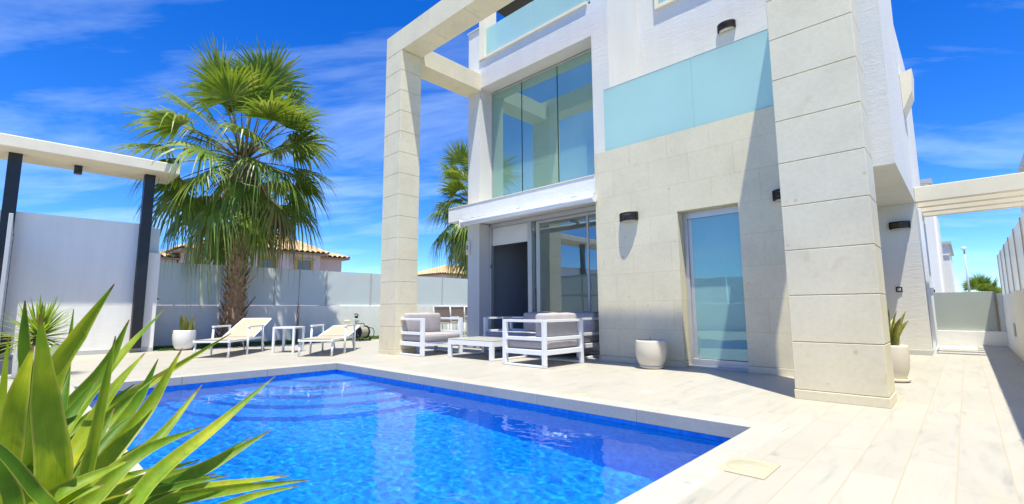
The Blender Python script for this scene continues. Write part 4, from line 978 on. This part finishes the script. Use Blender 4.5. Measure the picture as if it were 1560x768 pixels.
# ------------------------------------------------------------------ big foreground yucca beside the camera
FY = None
def M_bigleaf(nm='foreground_leaf', k=(1, 1, 1)):
    s = NT(nm); 
    n1 = s.noise(s.mapping(), 5, 4, .6); n2 = s.noise(s.mapping(scale=(1, 1, .25)), 110, 4, .6)
    v = s.ramp(n1.outputs['Fac'], [(.28, (.06, .16, .010)), (.5, (.17, .30, .015)), (.72, (.42, .46, .03))])
    f = s.ramp(n2.outputs['Fac'], [(.35, (.80, .84, .76)), (.65, (1.08, 1.06, 1.0))]); v = s.mix(1.0, v, c4(k), 'MULTIPLY')
    at = s.n('ShaderNodeAttribute', attribute_name='leafuv'); sx = s.n('ShaderNodeSeparateXYZ', {0: at.outputs['Vector']})
    fib = s.noise(s.n('ShaderNodeMapping', {'Vector': at.outputs['Vector'], 'Scale': (26, 1.3, 1)}), 1.0, 3, .6)
    v = s.mix(.8, v, s.ramp(fib.outputs['Fac'], [(.32, (.86, .90, .84)), (.6, (1.12, 1.08, 1.0))]), 'MULTIPLY')
    ed = s.n('ShaderNodeMath', {0: s.n('ShaderNodeMath', {0: sx.outputs[0], 1: .5}, operation='SUBTRACT')}, operation='ABSOLUTE')
    v = s.mix(s.ramp(ed, [(.40, (0, 0, 0)), (.5, (.7, .7, .7))]), v, c4((.52, .50, .12)))
    v = s.mix(s.ramp(s.n('ShaderNodeMath', {0: sx.outputs[1], 1: s.n('ShaderNodeMath', {0: n1.outputs['Fac'], 1: .05}, operation='MULTIPLY')}, operation='ADD'), [(.985, (0, 0, 0)), (1.0, (.9, .9, .9))]), v, c4((.20, .12, .05)))
    spt = s.ramp(s.noise(s.mapping(), 38, 2, .5).outputs['Fac'], [(.70, (1, 1, 1)), (.76, (.62, .50, .30))]); v = s.mix(.5, v, spt, 'MULTIPLY')
    bpn = s.n('ShaderNodeBump', {'Height': fib.outputs['Fac'], 'Strength': .25, 'Distance': .002})
    v = s.mix(.6, v, f, 'MULTIPLY')
    p = s.n('ShaderNodeBsdfPrincipled', {'Base Color': v, 'Roughness': .45, 'Specular IOR Level': .35, 'Normal': bpn})
    tl = s.n('ShaderNodeBsdfTranslucent', {'Color': s.mix(1.0, v, c4((1.6, 1.4, .6)), 'MULTIPLY')})
    m1 = s.n('ShaderNodeMixShader', {0: .38, 1: p, 2: tl}); s.t.links.new(m1.outputs[0], s.out.inputs[0]); return s.m
BIG = M_bigleaf(); BIG2 = M_bigleaf('foreground_leaf_dark', (.55, .72, .8)); BIG3 = M_bigleaf('foreground_leaf_yellow', (1.5, 1.2, .8))
def pt(px, py, dist):
    d = (fw*722.28 + rt*(px-780) - up*(py-384)).normalized(); return Vector((0, 0, CAMH)) + d*dist
fy = thing('large_yucca', 'large bright green yucca rosette at the pool edge in the left foreground', 'plant', (-1.32, .02, 0), world=True)
leaves = MB()
LV = [ # (path of (x, y, distance)), width in metres at middle
 ([(40, 800, 1.25), (76, 590, 1.22), (120, 510, 1.20), (174, 433, 1.18)], .058),
 ([(30, 800, 1.25), (52, 640, 1.15), (38, 540, 1.10), (38, 458, 1.08)], .050),
 ([(60, 820, 1.10), (82, 725, 1.00), (70, 610, .94), (61, 478, .93)], .074),
 ([(5, 800, 1.05), (14, 680, .95), (28, 600, .92), (51, 526, .93)], .078),
 ([(-10, 800, 1.2), (-4, 680, 1.2), (5, 590, 1.2), (13, 514, 1.2)], .028),
 ([(100, 820, 1.15), (134, 710, 1.10), (158, 600, 1.08), (176, 512, 1.08)], .034),
 ([(20, 800, 1.35), (95, 640, 1.40), (160, 560, 1.42), (197, 487, 1.42)], .062),
 ([(10, 790, 1.40), (90, 665, 1.48), (180, 545, 1.55), (252, 470, 1.60)], .060),
 ([(20, 780, 1.45), (126, 648, 1.55), (220, 588, 1.65), (352, 508, 1.75)], .058),
 ([(90, 820, 1.25), (160, 705, 1.30), (228, 618, 1.35), (278, 530, 1.38)], .062),
 ([(110, 800, 1.45), (155, 690, 1.50), (212, 605, 1.52), (241, 547, 1.52)], .055),
 ([(80, 830, 1.15), (165, 725, 1.20), (240, 668, 1.25), (308, 586, 1.30)], .050),
 ([(150, 830, 1.15), (235, 725, 1.22), (330, 648, 1.30), (419, 573, 1.38)], .055),
 ([(110, 810, 1.2), (230, 752, 1.25), (325, 706, 1.32), (413, 655, 1.38)], .062),
 ([(90, 800, 1.4), (200, 735, 1.45), (300, 712, 1.5), (385, 664, 1.55)], .038),
 ([(40, 800, 1.05), (75, 760, 1.0), (135, 728, 1.0), (200, 700, 1.02)], .040),
 ([(230, 840, 1.1), (300, 790, 1.15), (380, 757, 1.2), (456, 740, 1.25)], .034),
 ([(90, 800, .95), (52, 745, .90), (5, 690, .88), (-60, 640, .88)], .045),
 ([(90, 820, 1.0), (40, 765, .98), (0, 715, .97), (-60, 680, .97)], .034),
 ([(60, 820, 1.1), (130, 770, 1.1), (215, 690, 1.12), (310, 650, 1.2)], .050),
 ([(-20, 800, 1.3), (30, 700, 1.32), (72, 640, 1.34), (100, 560, 1.36)], .055),
 ([(0, 820, 1.15), (60, 690, 1.2), (100, 640, 1.25), (150, 575, 1.28)], .060),
 ([(60, 820, 1.2), (140, 745, 1.3), (190, 700, 1.35), (262, 655, 1.4)], .055),
 ([(-10, 790, 1.5), (70, 700, 1.5), (130, 640, 1.55), (205, 585, 1.6)], .055),
 ([(30, 860, 1.0), (20, 760, .95), (-10, 700, .93), (-50, 600, .95)], .06),
 ([(60, 840, 1.3), (110, 740, 1.35), (140, 690, 1.4), (175, 620, 1.45)], .05),
 ([(150, 850, 1.3), (200, 775, 1.35), (260, 740, 1.4), (330, 722, 1.45)], .045),
 ([(20, 860, 1.1), (60, 790, 1.05), (100, 760, 1.0), (160, 738, 1.0)], .05),
]
rgx = random.Random(77)
for k in range(17):
    ang = R(rgx.uniform(8, 100)); ln = rgx.uniform(150, 330)*(1.0 if ang > R(60) else 1.15); d0 = rgx.uniform(1.15, 1.6)
    bx, by = rgx.uniform(-10, 90), rgx.uniform(770, 830); cx_, cy_ = math.cos(ang), -math.sin(ang)
    LV.append(([(bx, by, d0), (bx+cx_*ln*.45, by+cy_*ln*.5, d0+.03), (bx+cx_*ln*.8, by+cy_*ln*.82, d0+.06), (bx+cx_*ln*1.1, by+cy_*ln*1.02, d0+.09)], rgx.uniform(.030, .048)))
C0 = Vector((-1.32, .02, .40))
for i, (p_, w_) in enumerate(LV):
    q = [pt(*a) for a in p_]; rg_ = random.Random(i)
    vdir = (q[1]-Vector((0, 0, CAMH))).normalized()
    nrm = (-vdir + Vector((rg_.uniform(-.5, .5), rg_.uniform(-.5, .5), rg_.uniform(.0, .7)))).normalized()
    base = C0 + (q[0]-C0)*.25 - Vector((0, 0, .02))
    w_ = w_*(.54 if p_[1][2] > .96 else .34); blade(leaves, [base] + q, [w_*.6, w_*.85, w_*1.1, w_*.80, .002], nrm, .38, rg_.uniform(-.35, .35), sub=7)
lo_ = leaves.build('leaves', BIG, fy, fix=False)
lo_.data.materials.append(BIG2); lo_.data.materials.append(BIG3); rgm = random.Random(4)
per = len(lo_.data.polygons)//len(LV)
for i_ in range(len(LV)):
    k_ = rgm.choice((0, 0, 1, 2))
    for p_ in range(i_*per, (i_+1)*per): lo_.data.polygons[p_].material_index = k_
MB().tube([(-1.34, .02, .30), (-1.33, .02, .36), (-1.32, .02, .43)], [.07, .06, .04], 12).build('stem', BARK, fy)
pot('plant_pot', 'low pale pot holding the large foreground yucca', (-1.34, .02, 0), [(.15, 0), (.17, .02), (.20, .28), (.205, .31)], CERAMW)

# ------------------------------------------------------------------ terrace fittings
cv = thing('skimmer_cover', 'square cream skimmer lid set in the terrace near the pool corner', 'pool cover', (-.89, 2.70, 0), world=True)
MB().box(-1.005, -.775, 2.56, 2.84, .0002, .0055, .001).build('frame', COVERM, cv)
MB().lathe([(.001, .0085), (.100, .0085), (.104, .0058)], (-.89, 2.70, 0), 40).build('lid', COVERM, cv)
MB().box(-.905, -.875, 2.692, 2.708, .0087, .0100).build('slot', GREYP, cv)
for x, y, r_, lb, mt, zz_ in ((-2.38, 4.42, .045, 'small grey metal drain disc in the terrace near the empty pot', GREYP, .004), (-6.19, 4.53, .05, 'small grey drain disc in the terrace before the coffee table', GREYP, .004), (-2.80, 3.88, .085, 'round cream inspection cap in the pool surround', COVERM, .006)):
    o = MB().lathe([(.001, zz_), (r_*.9, zz_), (r_, 0.0)], (x, y, .001), 28).build('floor_drain', mt); tag(o, lb, 'drain')
FOAM = M_frost('foam', (.70, .86, .86), .3, alpha=.62, rough=.15)
for (x, y, s_, lb) in ((-2.36, 2.95, .085, 'bubbling white water jet near the right end of the pool'), (-2.18, 3.12, .03, 'tiny white bubble patch beside the larger water jet'), (-4.85, 3.08, .075, 'bubbling pale water jet in the middle of the far pool side')):
    bm = bmesh.new(); rg = random.Random(int(x*100))
    for k in range(90):
        a = rg.uniform(0, 6.28); q = s_*rg.random()*1.4; r_ = s_*rg.uniform(.03, .075)
        bmesh.ops.create_icosphere(bm, subdivisions=1, radius=r_, matrix=Matrix.Translation((x+q*math.cos(a), y+q*math.sin(a)*.55, -.133+.12*s_*max(0, 1-q/s_/1.6))) @ Matrix.Diagonal((1.4, 1, .5, 1)))
    o = MB().bm(bm, None, True).build('water_jet', FOAM); tag(o, lb, 'water jet')

for o in bpy.data.objects:
    for k in ('_world', '_w'):
        if k in o: del o[k]
